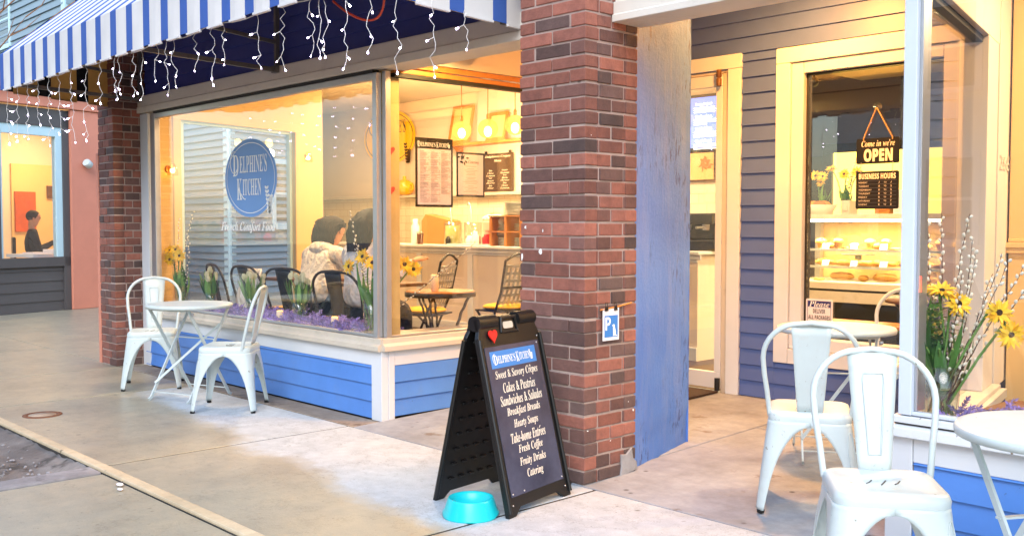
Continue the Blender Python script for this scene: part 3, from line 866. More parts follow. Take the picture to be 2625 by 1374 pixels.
ceiling_lamp(-3.0, 7.9, 2.87, 26, 'ceiling lamp in front of the lit pastry case')
ceiling_lamp(-0.6, 6.6, 2.87, 32, 'ceiling lamp over the tables of the right bay')
ceiling_lamp(-1.15, 5.3, 2.94, 30, 'added unseen ceiling lamp brightening the inside of the right bay')  # extra lamp out of view, put in to lift the dim bay interior
ceiling_lamp(-3.35, 5.35, 3.015, 48, 'porch lamp on the high soffit over the right of the entry', group='porch lamps over the entry', col=(1, 0.40, 0.08))
ceiling_lamp(-5.0, 4.25, 2.465, 9, 'porch lamp on the low soffit beside the left bay', group='porch lamps over the entry', col=(1, 0.6, 0.2))

# ------------------------------------------------------------------ brick pillars
def brick_pillar(x0, x1, y0, y1, z1, label, seed, course=0.0686):
    r = random.Random(seed)
    t = thing('brick_pillar', label, 'pillar', ((x0 + x1) / 2, (y0 + y1) / 2, 0), group='brick pillars of the shopfront')
    b = B(); b.box(x0 + 0.007, y0 + 0.007, 0, x1 - 0.007, y1 - 0.007, z1)
    b.build('mortar_core', M['mortar'], t)
    b = B(); n = int(z1 / course); mt = 0.011
    W, Dp = x1 - x0, y1 - y0
    for k in range(n):
        za = k * course + mt * 0.5; zb = za + course - mt
        full = (k % 2 == 0)
        def row(L, full2):
            if full2: c = [0, L / 2, L]
            else: c = [0, 0.105, 0.105 + (L - 0.21), L]
            return [(c[i] + (mt / 2 if i else 0), c[i + 1] - (mt / 2 if i + 1 < len(c) - 1 else 0)) for i in range(len(c) - 1)]
        hz = max(0, 1 - za / 2.4)
        def pc():
            dark = r.random() < 0.22 + 0.35 * hz
            b.pc = ((r.uniform(0.7, 1.0) if dark else r.uniform(0, 0.6)), r.random(), 0, 1)
        j = lambda a: r.uniform(-a, a)
        for a, c in row(W, full):
            pc(); b.box(x0 + a + j(.003), y0 + j(.004), za + j(.003), x0 + c + j(.003), y0 + 0.09, zb + j(.003))
            pc(); b.box(x0 + a, y1 - 0.09, za, x0 + c, y1, zb)
        for a, c in row(Dp, not full):
            a2, c2 = max(a, 0.093), min(c, Dp - 0.093)
            lo = a if a > 0.0 else 0.0015; hi = c
            if c2 > a2:
                pc()
                b.box(x1 - 0.09, y0 + (lo if lo > 0.05 else 0.0915), za + j(.002), x1 + j(.003), y0 + (hi if hi < Dp - 0.05 else Dp - 0.0915), zb + j(.002))
                pc(); b.box(x0 - j(.002), y0 + (lo if lo > 0.05 else 0.0915), za, x0 + 0.09, y0 + (hi if hi < Dp - 0.05 else Dp - 0.0915), zb)
    b.build('brickwork', M['brick'], t, bevel=0.006, seg=2)
    return t
bp1 = brick_pillar(-3.793, -3.336, 3.634, 4.03, 3.7, 'wide red brick pillar behind the sandwich board in the middle of the entry', 3)
bp2 = brick_pillar(-9.40, -9.06, 3.60, 3.95, 3.0, 'narrow red brick pillar at the far left end of the shopfront', 5)
# white scars and a cement patch on the near pillar
b = B(); rr = random.Random(21)
for k in range(4):
    px, pz = (rr.uniform(-3.78, -3.6), rr.uniform(1.1, 1.36))
    a, c = rr.uniform(.004, .012), rr.uniform(.006, .022)
    b.add([(px + a * math.cos(q) * rr.uniform(.4, 1.2), 3.6295, pz + c * math.sin(q) * rr.uniform(.4, 1.2)) for q in [i * PI / 4 for i in range(8)]], [list(range(8))[::-1]])
for k in range(5):
    py, pz = (rr.uniform(3.65, 4.02), rr.choice((rr.uniform(0.15, 0.5), rr.uniform(0.1, 2.2))))
    a, c = rr.uniform(.002, .006), rr.uniform(.003, .009)
    b.add([(-3.3315, py + a * math.cos(q), pz + c * math.sin(q) * rr.uniform(.5, 1.2)) for q in [i * PI / 3 for i in range(6)]], [list(range(6))])
b.build('paint_flecks', M['print_white'], bp1)
b = B(); b.prism([(3.90, 0.0), (4.035, 0.02), (4.03, 0.06), (4.0, 0.085), (3.99, 0.14), (3.95, 0.11), (3.905, 0.115), (3.91, 0.05)], (-3.337, 0, 0), (0, 1, 0), (0, 0, 1), (1, 0, 0), 0.012)
b.build('cement_patch', M['granite'], bp1, bevel=0.003)
# the blue painted stub wall behind the pillar
hb = R(103); DB = Vector((math.cos(hb), math.sin(hb), 0)); NB = Vector((-DB.y, DB.x, 0))
b = B(); O = Vector((-3.352, 4.034, 0.0))
nz, ns = 60, 14; vs_ = []; fs_ = []
rr = random.Random(4)
for i in range(nz + 1):
    for j in range(ns + 1):
        z = 3.02 * i / nz
        off = rr.uniform(-.0025, .0025) + (-0.008 if z < 0.19 + 0.02 * math.sin(j) else 0)
        vs_.append(O + DB * (0.70 * j / ns) - NB * off + Vector((0, 0, z)))
for i in range(nz):
    for j in range(ns):
        a = i * (ns + 1) + j; fs_.append((a, a + 1, a + ns + 2, a + ns + 1))
b.add(vs_, fs_, True)
b.par(O + NB * 0.012, DB * 0.70, NB * 0.13, Vector((0, 0, 3.02)))
b.par(O + DB * 0.699, DB * 0.002, NB * 0.14, Vector((0, 0, 3.02)))
tag(b.build('stub_wall', M['blue_plaster'], origin=(-3.4, 4.3, 0)), 'blue painted masonry wall with streaks and chips behind the brick pillar', 'wall')
# ------------------------------------------------------------------ awning
AX0, AX1, AY, AH, AT, AW = -9.16, -4.00, 2.70, 2.42, 2.715, 3.72
aw = thing('awning', 'blue and white striped fabric awning over the left shop window', 'awning', (-6.5, YF, AH))
def fabric(name, rgb, back, tr=0.2):
    k = NT(name)
    k.l(k.ramp(k.noise(4, 6, 0.6), [(0.3, tuple(c * .88 for c in lin(*rgb)[:3]) + (1,)), (0.7, lin(*rgb))]), k.p.inputs['Base Color'])
    k.p.inputs['Roughness'].default_value = 0.8
    tl = k.n('ShaderNodeBsdfTranslucent'); tl.inputs[0].default_value = lin(*back)
    mx = k.n('ShaderNodeMixShader'); mx.inputs[0].default_value = tr
    k.l(k.p.outputs[0], mx.inputs[1]); k.l(tl.outputs[0], mx.inputs[2]); k.l(mx.outputs[0], k.out.inputs[0])
    k.bump(k.noise(90, 3, 0.5), 0.1, 0.003)
    return k.m
FW = fabric('white canvas', (236, 234, 232), (200, 160, 100)); FB = fabric('blue canvas', (66, 104, 186), (20, 22, 60))
period, bw = 0.262, 0.098
b = B(); r = random.Random(3)
x = AX0; k = 0
while x < AX1 - 0.01:
    for w_, mi in ((bw, 1), (period - bw, 0)):
        x1 = min(x + w_, AX1)
        if x1 - x < 0.004: continue
        b.cur = mi
        lo = AH - (0.010 if mi == 0 else 0.0)
        n = 5; vs_ = []; fs_ = []
        for i in range(n + 1):
            xx = x + (x1 - x) * i / n
            bulge = 0.006 * math.sin(PI * i / n) * (1 if mi == 0 else 0.3)
            y = AY + r.uniform(-.001, .001)
            vs_ += [(xx, y - bulge * 1.5, lo), (xx, y - bulge, lo + 0.10), (xx, y, AT), (xx, (AY + 3.85) / 2, (AT + AW) / 2 - 0.015), (xx, 3.85, AW)]
        for i in range(n):
            a = i * 5
            fs_ += [(a + q, a + 5 + q, a + 6 + q, a + 1 + q) for q in range(4)]
        b.add(vs_, fs_, False)
        if mi == 0:
            b.par((x + .004, AY - 0.012, lo - 0.006), (x1 - x - .008, 0, 0), (0, 0.022, 0), (0, 0, 0.012))
        x = x1
b.build('canopy', [FW, FB], aw, solid=0.004)
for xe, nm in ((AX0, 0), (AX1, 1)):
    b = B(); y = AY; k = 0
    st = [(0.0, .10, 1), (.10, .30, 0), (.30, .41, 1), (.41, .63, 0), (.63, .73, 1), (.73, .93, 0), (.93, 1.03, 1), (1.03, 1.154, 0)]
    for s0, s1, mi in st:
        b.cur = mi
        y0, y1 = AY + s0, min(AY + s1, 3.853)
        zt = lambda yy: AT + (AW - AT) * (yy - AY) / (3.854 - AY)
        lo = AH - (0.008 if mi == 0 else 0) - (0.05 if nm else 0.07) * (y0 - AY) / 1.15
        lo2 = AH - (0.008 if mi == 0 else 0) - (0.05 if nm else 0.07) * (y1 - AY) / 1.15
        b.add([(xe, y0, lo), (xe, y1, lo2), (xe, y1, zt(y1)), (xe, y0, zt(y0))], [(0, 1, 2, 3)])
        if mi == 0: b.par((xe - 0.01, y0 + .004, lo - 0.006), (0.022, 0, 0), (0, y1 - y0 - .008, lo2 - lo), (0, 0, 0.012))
    b.build('end_valance', [FW, FB] if nm else [fabric('shade toned white canvas', (190, 156, 108), (226, 184, 120), .55), fabric('shade toned blue canvas', (14, 14, 20), (8, 8, 12))], aw, solid=0.004)  # left end: inside shade and glow-through put into the white and blue canvas colours
b = B()
for px in (-9.0, -6.58, -4.10):
    b.strip([(px, 3.84, 2.42), (px, 2.73, 2.46)], 0.03, 0.03, (0, 0, 1)); b.strip([(px, 3.83, 2.42), (px, 3.83, 3.6)], 0.03, 0.03, (0, 1, 0))
    b.strip([(px, 3.84, 2.62), (px, 2.78, 2.72)], 0.025, 0.025, (0, 0, 1))
    b.box(px - 0.03, 3.80, 2.40, px + 0.03, 3.85, 2.45)
b.strip([(-9.0, 2.74, 2.47), (-4.1, 2.74, 2.47)], 0.03, 0.03, (0, 0, 1)); b.strip([(-9.0, 2.75, 2.72), (-4.1, 2.75, 2.72)], 0.03, 0.03, (0, 0, 1))
b.build('frame', paint('galvanised tube', (120, 114, 108), 0.45, 0.15, 8, 0.05, metal=0.5), aw)
# icicle lights under the awning
fl = thing('icicle_lights', 'white icicle string lights hanging from the awning hem', 'string lights', (-6.5, AY, 2.41))
b = B()
xs = [AX0 + 0.05 + i * 0.06 for i in range(int((AX1 - AX0) / 0.06))]
b.tube([(x_, AY + 0.035, 2.425 + 0.012 * math.sin(x_ * 9)) for x_ in xs], 0.0035, 5); b.build('lead_cable', M['wire'], fl)
bb = B(); bb.lathe([(0.002, 0.0), (0.004, 0.003), (0.0055, 0.014), (0.006, 0.019), (0.0035, 0.022), (0.0005, 0.022)], (0, 0, 0), 8)
bulb_me = None
r = random.Random(12)
hx = [-9.10, -8.84, -8.60, -8.36, -8.10, -7.88, -7.62, -7.36, -7.08, -6.82, -6.75, -6.52, -6.40, -6.17, -6.02, -5.92, -5.62, -5.42, -5.28, -4.90, -4.64, -4.36, -4.28, -4.24, -4.06]
strands = [(x_, AY + 0.035) for x_ in hx] + [(AX1 + 0.02, y_) for y_ in (2.82, 2.98, 3.20, 3.42)]
nb = 0
for q, (x_, y_) in enumerate(strands):
    L = r.choice((0.34, 0.44, 0.52)) if x_ < -7.3 else r.choice((0.14, 0.22, 0.28, 0.32)) if q < 22 else r.choice((0.22, 0.30, 0.38))
    pts = [Vector((x_, y_, 2.42))]
    n = int(L / 0.03)
    for i in range(1, n + 1):
        pts.append(Vector((x_ + r.uniform(-.014, .014) + 0.012 * math.sin(i * 0.9 + q), y_ + r.uniform(-.014, .014), 2.42 - L * i / n)))
    b = B(); b.tube(pts, 0.0015, 5)
    tips = [(pts[-1], Vector((r.uniform(-.5, .5), r.uniform(-.5, .5), -1)))]
    for i in range(2 + q % 3, n, 4 if x_ > -7.3 else 3):
        d = Vector((r.uniform(-1, 1), r.uniform(-1, 1), -0.5)).normalized()
        e = pts[i] + d * 0.03
        b.tube([pts[i], e], 0.0015, 5); tips.append((e, d))
    s_ = b.build('strand', M['wire'], fl)
    for p_, d_ in tips:
        if nb >= 150: break
        nb += 1
        if bulb_me is None:
            o = bb.build('bulb', M['fairy'], s_, world=False); bulb_me = o.data
        else:
            o = bpy.data.objects.new('bulb', bulb_me); scene.collection.objects.link(o); o.parent = s_
        o.location = p_ - parent_loc(s_)
        o.scale = (1, 1, 1) if nb == 1 else (r.uniform(.42, .85),) * 3
        o.rotation_euler = Vector(d_).to_track_quat('Z', 'Y').to_euler()
b = B()
pts = []
for i in range(25):
    t_ = i / 24
    pts.append((-4.42 + 0.42 * t_, 2.9 + 0.12 * math.sin(t_ * 3), 2.46 - 0.62 * t_ * (1 - t_) - 0.02 + 0.10 * t_))
b.tube(pts, 0.006, 8)
tag(b.build('extension_cord', paint('orange red cable', (196, 62, 30), 0.45, 0.1, 20, 0)), 'red orange cord looping below the right end of the awning', 'cord')

# ------------------------------------------------------------------ neighbouring shop on the left, at an angle
NO = Vector((-15.28, 4.43, 0)); ND = Vector((-0.302, 0.953, 0)).normalized(); NN = Vector((ND.y, -ND.x, 0))   # NN faces our way
def np_(s, o=0.0, z=0.0): return NO + ND * s + NN * o + Vector((0, 0, z))
ns = thing('neighbour_shop', 'salmon and charcoal shop with a lit office window across the side alley', 'shop', (NO.x, NO.y, 0))
def nb_box(b, s0, s1, o0, o1, z0, z1): return b.par(np_(s0, o0, z0), ND * (s1 - s0), NN * (o1 - o0), Vector((0, 0, z1 - z0)))
b = B(); p0, p1 = np_(-2.5), np_(1.12)
siding(b, (p0.x, p0.y), (p1.x, p1.y), 0.0, 0.66, (NN.x, NN.y), 0.15); b.build('clapboard', M['charcoal'], ns)
b = B(); nb_box(b, -2.5, 1.14, 0.0, 0.05, 0.66, 0.80); nb_box(b, 1.03, 1.14, 0.0, 0.05, 0.0, 2.98); nb_box(b, -0.09, 0.02, 0.0, 0.05, 0.80, 2.70); nb_box(b, -2.5, 1.14, 0.0, 0.05, 2.72, 2.98)
nb_box(b, 1.70, 1.76, -0.1, 0.04, 0, 2.98); nb_box(b, 1.76, 3.0, -0.02, 0.02, 0.0, 0.8); nb_box(b, 1.76, 3.0, -0.02, 0.02, 2.05, 2.2); nb_box(b, 1.76, 3.0, -0.02, 0.02, 2.7, 2.98)
b.build('window_trim', M['charcoal'], ns, bevel=0.004)
b = B(); nb_box(b, 0.02, 0.06, -0.02, 0.03, 0.80, 2.72); nb_box(b, 0.92, 1.03, -0.06, 0.03, 0.80, 2.72); nb_box(b, 0.06, 0.92, -0.04, 0.03, 2.58, 2.72); b.build('window_frame', M['pale_blue'], ns, bevel=0.004)
b = B(); nb_box(b, 0.06, 0.92, -0.01, 0.0, 0.80, 2.60); nb_box(b, 1.76, 3.0, -0.03, -0.022, 0.8, 2.7); b.build('window_pane', M['glass'], ns)
b = B(); nb_box(b, 1.14, 1.70, -0.3, 0.09, 0.0, 2.99); b.build('pilaster', M['salmon'], ns, bevel=0.006)
b = B(); nb_box(b, -2.5, 1.72, 0.0, 0.12, 3.0, 3.2); nb_box(b, -2.5, 3.0, 0.02, 0.2, 3.2, 3.45); b.build('cornice', M['salmon'], ns, bevel=0.01)
b = B(); nb_box(b, -2.6, 3.3, -3.2, -3.1, 0, 3.2); nb_box(b, -2.6, -2.5, -3.1, 0, 0, 3.2); nb_box(b, 3.2, 3.3, -3.1, -0.05, 0, 3.2); b.build('inner_wall', M['wall_in'], ns)
b = B(); nb_box(b, 2.32, 3.19, -3.095, -3.06, 0.02, 2.35); b.build('inner_panel', paint('orange lit partition', (240, 200, 140), 0.7, 0.06, 2), ns)
b = B(); nb_box(b, -2.5, 3.2, -3.1, 0, 0.0, 0.02); nb_box(b, -2.6, 3.3, -3.2, 0, 3.2, 3.3); b.build('floor_and_ceiling', M['ceil'], ns)
L = bpy.data.lights.new('office lamp', 'AREA'); L.energy = 34; L.color = (1, .66, .30); L.size = 0.8
o = bpy.data.objects.new('office lamp', L); scene.collection.objects.link(o); o.parent = ns; o.location = np_(2.4, -1.8, 3.1) - parent_loc(ns)
b = B(); b.lathe([(0.055, -0.05), (0.06, -0.045), (0.06, 0.045), (0.055, 0.05)], np_(1.38, 0.16, 2.20), 20, (0.35, -0.55, 0.35))
b.lathe([(0.03, 0), (0.03, 0.1)], np_(1.38, 0.08, 2.20), 12, NN)
tag(b.build('wall_lamp', M['white_metal']), 'small white cylinder lamp on the salmon pilaster', 'wall lamp')
b = B(); nb_box(b, 2.36, 2.76, -3.05, -3.02, 1.15, 1.86); q = tag(b.build('painting', paint('orange red painting', (206, 92, 40), 0.6, 0.35, 5)), 'orange figure painting on the wall behind the seated office worker', 'painting')
b = B(); nb_box(b, 3.0, 3.1, -3.05, -3.02, 1.75, 1.98); tag(b.build('picture_frame', M['brown_wood']), 'small framed picture to the right of the orange painting', 'picture')
# desk and seated worker behind that window
t = thing('desk', 'white desk with papers behind the neighbouring shop window', 'desk', np_(1.4, -0.75, 0.02))
b = B(); nb_box(b, 0.86, 1.9, -1.1, -0.45, 0.78, 0.83); b.build('desk_top', M['white'], t, bevel=0.004)
for s_, o_ in ((0.9, -1.06), (0.9, -0.5), (1.85, -1.06), (1.85, -0.5)):
    b = B(); nb_box(b, s_, s_ + 0.04, o_, o_ + 0.04, 0.02, 0.779); b.build('leg', M['metal'], t)
for k, (s_, h_, lb) in enumerate(((1.0, 0.02, 'low sheaf of paper on the white desk'), (1.35, 0.06, 'thicker stack of paper on the white desk'))):
    b = B(); nb_box(b, s_, s_ + 0.25, -0.9, -0.65, 0.832, 0.832 + h_); tag(b.build('paper_stack', M['paper']), lb, 'paper', 'papers on the white desk')

def skin_body(name, joints, bones, mat, parent, sub=2):
    """one continuous body grown along connected joints: joints = {key: (pos, (rx, ry))}"""
    me = bpy.data.meshes.new(name); keys = list(joints)
    base = parent_loc(parent)
    me.from_pydata([Vector(joints[k][0]) - base for k in keys], [(keys.index(a), keys.index(c)) for a, c in bones], [])
    o = bpy.data.objects.new(name, me); scene.collection.objects.link(o); o.parent = parent
    m = o.modifiers.new('skin', 'SKIN'); m.use_smooth_shade = True
    for i, k in enumerate(keys):
        sv = me.skin_vertices[0].data[i]; sv.radius = joints[k][1]; sv.use_root = (i == 0)
    m2 = o.modifiers.new('sub', 'SUBSURF'); m2.levels = sub; m2.render_levels = sub
    if mat: me.materials.append(mat)
    return o
def fingers(b, wrist, d, up, side, s=1.0, curl=0.5):
    """a palm with four unequal fingers and a thumb"""
    wrist, d, up = Vector(wrist), Vector(d).normalized(), Vector(up).normalized(); sd = d.cross(up).normalized() * side
    palm = [wrist + sd * x - d * 0.0 for x in (-.03, .03)]
    rings = []
    for t_, w_, h_ in ((-0.02, .022, .018), (0.02, .034, .017), (0.06, .040, .014), (0.088, .038, .011)):
        c = wrist + d * t_ * s
        rings.append([c + (sd * math.cos(a) * w_ + up * math.sin(a) * h_) * s for a in [i * PI / 5 for i in range(10)]])
    b.loft(rings)
    for i, (x, L) in enumerate(((-.029, .068), (-.010, .078), (.010, .074), (.028, .058))):
        p = wrist + d * 0.08 * s + sd * x * s; pts = [p]; dd = d.copy()
        for q in range(3):
            dd = (dd - up * curl * 0.45).normalized(); p = p + dd * L / 3 * s; pts.append(p)
        b.tube(pts, [0.0095 * s, 0.009 * s, 0.0085 * s, 0.006 * s], 8)
    p = wrist + d * 0.02 * s - sd * 0.03 * s
    b.tube([p, p + (d * 0.5 - sd * 0.8).normalized() * 0.035 * s, p + (d * 0.9 - sd * 0.7).normalized() * 0.062 * s], [0.012 * s, 0.0105 * s, 0.007 * s], 8)
    return b
def head_mesh(b, c, face, r=0.105, tilt=0.0):
    """skull, jaw, nose, ears and eye hollows looking along face"""
    c = Vector(c); f = Vector(face).normalized(); u = Vector((0, 0, 1)); s = f.cross(u).normalized(); u = s.cross(f).normalized()
    prof = [(-1.18, .30, .42), (-1.02, .50, .50), (-.75, .62, .62), (-.4, .70, .80), (0, .76, .93), (.35, .78, .98), (.7, .66, .84), (.95, .42, .52), (1.08, .1, .14)]
    rings = []
    for z, w_, dp in prof:
        fo = 0.10 if z < -0.6 else 0.0
        rings.append([c + (s * math.cos(a) * w_ + f * (math.sin(a) * dp + fo) + u * z) * r for a in [2 * PI * i / 18 for i in range(18)]])
    b.loft(rings)
    b.loft([[c + (f * 0.86 + s * math.cos(a) * .11 * k + f * math.sin(a) * .02 + u * z) * r + f * r * e for a in [2 * PI * i / 8 for i in range(8)]] for z, k, e in ((.18, .5, .0), (-.05, .8, .12), (-.28, 1.3, .2), (-.36, .7, .04))])
    for sg in (-1, 1):
        b.ball(c + (s * sg * 0.78 - f * 0.05 - u * 0.05) * r, r * 0.2, 8, 6, (0.5, 0.8, 1.2))
    return c, f, s, u
def face_bits(t, c, f, s, u, r):
    b = B()
    for sg in (-1, 1): b.ball(c + (f * 0.88 + s * sg * 0.3 + u * 0.1) * r, r * 0.1, 8, 6)
    b.build('eyes', M['print_black'], t)
    b = B(); b.loft([[c + (f * (0.9 + .03 * k) + s * x * .28 + u * (-0.52 + .05 * k)) * r for x in (-1, -.5, 0, .5, 1)] for k in (-1, 0, 1)], closed=False)
    b.build('mouth', paint('lips', (170, 90, 84), 0.5, 0.05, 8, 0), t)
# office worker in black, facing to the right with clasped hands
pw = np_(1.52, -1.4, 0.08)
t = thing('person', 'dark haired person in a black shirt sitting at the office desk', 'person', pw)
hp = pw + Vector((0, 0, 0.55)); fdir = (ND * 0.8 + NN * 0.5).normalized(); sd = fdir.cross(Vector((0, 0, 1)))
Zv = Vector((0, 0, 1))
J = {'pel': (hp, (.17, .13)), 'w': (hp + Zv * .2, (.16, .12)), 'ch': (hp + Zv * .42, (.19, .13)), 'nk': (hp + Zv * .58, (.06, .06)),
     'sl': (hp + Zv * .5 - sd * .2, (.075, .075)), 'el': (hp + Zv * .24 - sd * .27 + fdir * .1, (.055, .055)), 'wl': (hp + Zv * .36 - sd * .06 + fdir * .33, (.04, .04)),
     'sr': (hp + Zv * .5 + sd * .2, (.075, .075)), 'er': (hp + Zv * .24 + sd * .27 + fdir * .1, (.055, .055)), 'wr': (hp + Zv * .38 + sd * .08 + fdir * .33, (.04, .04)),
     'kl': (hp + fdir * .42 - sd * .12, (.09, .09)), 'fl': (hp + fdir * .45 - sd * .12 - Zv * .48, (.05, .05)), 'kr': (hp + fdir * .42 + sd * .12, (.09, .09)), 'fr': (hp + fdir * .45 + sd * .12 - Zv * .48, (.05, .05))}
skin_body('body', J, [('pel', 'w'), ('w', 'ch'), ('ch', 'nk'), ('ch', 'sl'), ('sl', 'el'), ('el', 'wl'), ('ch', 'sr'), ('sr', 'er'), ('er', 'wr'), ('pel', 'kl'), ('kl', 'fl'), ('pel', 'kr'), ('kr', 'fr')], paint('black shirt cloth', (30, 28, 30), 0.9, 0.1, 8), t)
b = B(); hc, hf, hs_, hu = head_mesh(b, hp + Zv * .75 + fdir * .03, fdir + Vector((0, 0, -.1)))
b.lathe([(0.05, 0), (0.052, 0.14)], hp + Zv * .54, 12)
fingers(b, J['wl'][0], fdir + Zv * .3 + sd * .5, Zv, 1); fingers(b, J['wr'][0], fdir + Zv * .3 - sd * .5, Zv, -1)
b.build('head_and_hands', M['skin'], t)
face_bits(t, hc, hf, hs_, hu, 0.105)
b = B(); b.ball(hc - hf * .015 + hu * .035, 0.108, 16, 10, (0.86, 1.0, 0.9)); b.build('hair', M['hair'], t)
t = thing('office_chair', 'dark office chair under the person in black', 'chair', pw)
b = B(); b.ball(pw + Vector((0, 0, .44)), .26, 16, 8, (1, 1, .22)); b.build('seat', M['black_plastic'], t)
b = B(); b.par(pw - fdir * .24 - sd * .2 + Zv * .5, sd * .4, -fdir * .05, Zv * .5); b.build('backrest', M['black_plastic'], t, bevel=0.02)
b = B(); b.lathe([(.03, 0.04), (.03, .4)], pw, 12)
for k in range(5): b.strip([pw + Zv * .06, pw + Vector((math.cos(k * 1.257) * .28, math.sin(k * 1.257) * .28, .04))], .04, .03, (0, 0, 1))
b.build('base', M['black_plastic'], t)

# ------------------------------------------------------------------ pale clapboard houses beyond the alley
def house(corner, label, wl, wr, z0, z1, pitch, win_front, win_side, cat='house', wood=None):
    t = thing('clapboard_house', label, cat, (corner[0], corner[1], 0))
    cx_, cy_ = corner
    e = Vector((cx_, cy_, 0)) + ND * wr
    b = siding(B(), (cx_ - wl, cy_), (cx_ - 0.02, cy_), z0, z1, (0, -1), pitch, t0=.045); b.build('clapboard', M['clap'], t)
    b = siding(B(), (cx_, cy_ + 0.02), (e.x, e.y), z0, z1, (NN.x, NN.y), pitch, t0=.045); b.build('clapboard', M['clap'], t)
    b = B(); b.box(cx_ - 0.16, cy_ - 0.035, z0, cx_ + 0.03, cy_ + 0.0, z1); b.par((cx_ + 0.0, cy_ - 0.03, z0), ND * 0.16, NN * 0.035, (0, 0, z1 - z0)); b.build('corner_board', M['pale_blue'], t, bevel=0.004)
    b = B(); b.par((cx_ - wl, cy_ + 0.03, z0), (wl - 0.03, 0, 0), ND * wr, (0, 0, z1 - z0)); b.build('wall_core', M['clap'], t)
    def win(o, U, N, w, h):
        o, U, N = Vector(o), Vector(U), Vector(N); Zv = Vector((0, 0, 1))
        f = B()
        f.par(o - U * .09 - Zv * .09, U * .09, N * .06, Zv * (h + .18)); f.par(o + U * w - Zv * .09, U * .09, N * .06, Zv * (h + .18))
        f.par(o - Zv * .12, U * w, N * .08, Zv * .12); f.par(o + Zv * h, U * w, N * .06, Zv * .09); f.par(o + Zv * h * .48, U * w, N * .045, Zv * .05)
        fo = f.build('window', M['pale_blue'], t, bevel=0.004)
        g = B(); g.par(o + N * 0.021, U * w, N * .01, Zv * h)
        k = M.setdefault('dark_pane', paint('dark window glass', (74, 78, 82), 0.08, 0.3, 1.2, 0)); g.build('pane', k, fo)
    for s_, z, w, h in win_front: win((cx_ - s_, cy_, z), (1, 0, 0), (0, -1, 0), w, h)
    for s_, z, w, h in win_side: win(Vector((cx_, cy_, z)) + ND * s_, ND, NN, w, h)
    return t
house((-16.57, 8.66), 'pale blue clapboard house seen through the left window of the shop', 5.5, 7, 0.0, 3.35, 0.128, [], [(1.15, 1.30, 0.55, 1.12)])
house((-24.6, 8.7), 'pale blue clapboard upper storey above the salmon shop', 9, 7, 0.0, 9.0, 0.19, [(4.9, 6.05, 0.95, 1.35)], [])
b = B(); b.lathe([(0.16, 0), (0.15, 1.5), (0.14, 3.4)], (-17.9, 7.9, 0), 14); tag(b.build('utility_pole', concrete('weathered wood', (84, 78, 72), (110, 104, 98), (134, 128, 122), 0.9, None, .6, .8)), 'weathered grey post beside the clapboard house', 'post')
b = B()
for k in range(2): b.box(-15.2 + k * 0.001, 6.75 + k * .14, 0, -15.16, 6.86 + k * .14, 1.55)
b.box(-15.21, 6.7, 1.55, -15.1, 7.04, 1.66)
tag(b.build('board_fence', M['pale_blue']), 'pale blue board fence panel at the alley', 'fence')
# tall salmon board at the pillar
b = B(); b.box(-9.49, 3.61, -0.01, -9.435, 3.68, 1.95); tag(b.build('corner_batten', M['salmon'], bevel=0.004), 'tall salmon painted batten standing against the left brick pillar', 'batten')

# ------------------------------------------------------------------ across the street (seen mirrored in the glass)
def street_house(x0, x1, y, h, rgb, label, seed):
    t = thing('street_house', label, 'house', ((x0 + x1) / 2, y, -0.1), group='houses across the street')
    m = paint('street siding %d' % seed, rgb, 0.6, 0.08, 1)
    b = siding(B(), (x1, y), (x0, y), -0.1, h, (0, 1), 0.16); b.build('wall', m, t)
    b = B(); b.prism([(x0 - .3, h), (x1 + .3, h), ((x0 + x1) / 2, h + 2.6)], (0, y + .3, 0), (1, 0, 0), (0, 0, 1), (0, -1, 0), 6); b.build('roof', M['asphalt'], t)
    n = max(2, int((x1 - x0) / 2.2))
    for fl_ in range(2):
        for i in range(n):
            cx_ = x0 + (x1 - x0) * (i + .5) / n; z = 1.0 + fl_ * 2.8
            f = B(); f.box(cx_ - .55, y + .02, z - .1, cx_ + .55, y + .09, z + 1.6); fo = f.build('window', M['white'], t)
            g = B(); g.box(cx_ - .43, y + .091, z, cx_ + .43, y + .1, z + .72); g.box(cx_ - .43, y + .091, z + .78, cx_ + .43, y + .1, z + 1.5); g.build('pane', M['dark_pane'], fo)
street_house(-22, -13.5, -11, 6.4, (206, 186, 160), 'tan clapboard house farthest along the far side of the street', 1)
street_house(-12.8, -6.4, -11, 6.0, (222, 222, 214), 'off white clapboard house opposite the corner shop', 2)
street_house(-5.6, 3.5, -11.5, 6.8, (176, 140, 116), 'brown clapboard house opposite the right bay', 3)
# a parked car opposite
t = thing('parked_car', 'dark grey car parked along the far kerb of the street', 'car', (-6.6, -2.6, -0.13))
prof = [(-2.15, .45), (-2.1, .75), (-1.55, .88), (-.75, .98), (-.2, 1.38), (.9, 1.42), (1.55, 1.0), (2.05, .95), (2.2, .6), (2.15, .4), (-2.1, .38)]
b = B(); rings = []
for y, s_, dz in ((-.86, .97, 0), (-.82, 1, .02), (0, 1.01, .05), (.82, 1, .02), (.86, .97, 0)):
    rings.append([(-6.6 + x * s_, -2.6 + y * (0.86 if z > 1.05 else 1), -.13 + z + (dz if z > .5 else 0)) for x, z in prof])
b.loft(rings); b.build('body', paint('dark car paint', (58, 62, 70), 0.15, 0.02, 2, 0), t, bevel=.03)
for sx in (-1.35, 1.35):
    for sy in (-.8, .8):
        b = B(); b.lathe([(.2, -.1), (.32, -.09), (.33, 0), (.32, .09), (.2, .1)], (-6.6 + sx, -2.6 + sy, .2), 20, (0, 1, 0)); b.build('wheel', M['rubber'], t)
b = B(); b.prism([(-.62, 1.02), (-.22, 1.36), (.85, 1.38), (1.3, 1.06)], (-6.6, -2.6 + .80, -.11), (1, 0, 0), (0, 0, 1), (0, 1, 0), .03); b.build('side_window', M['dark_pane'], t)
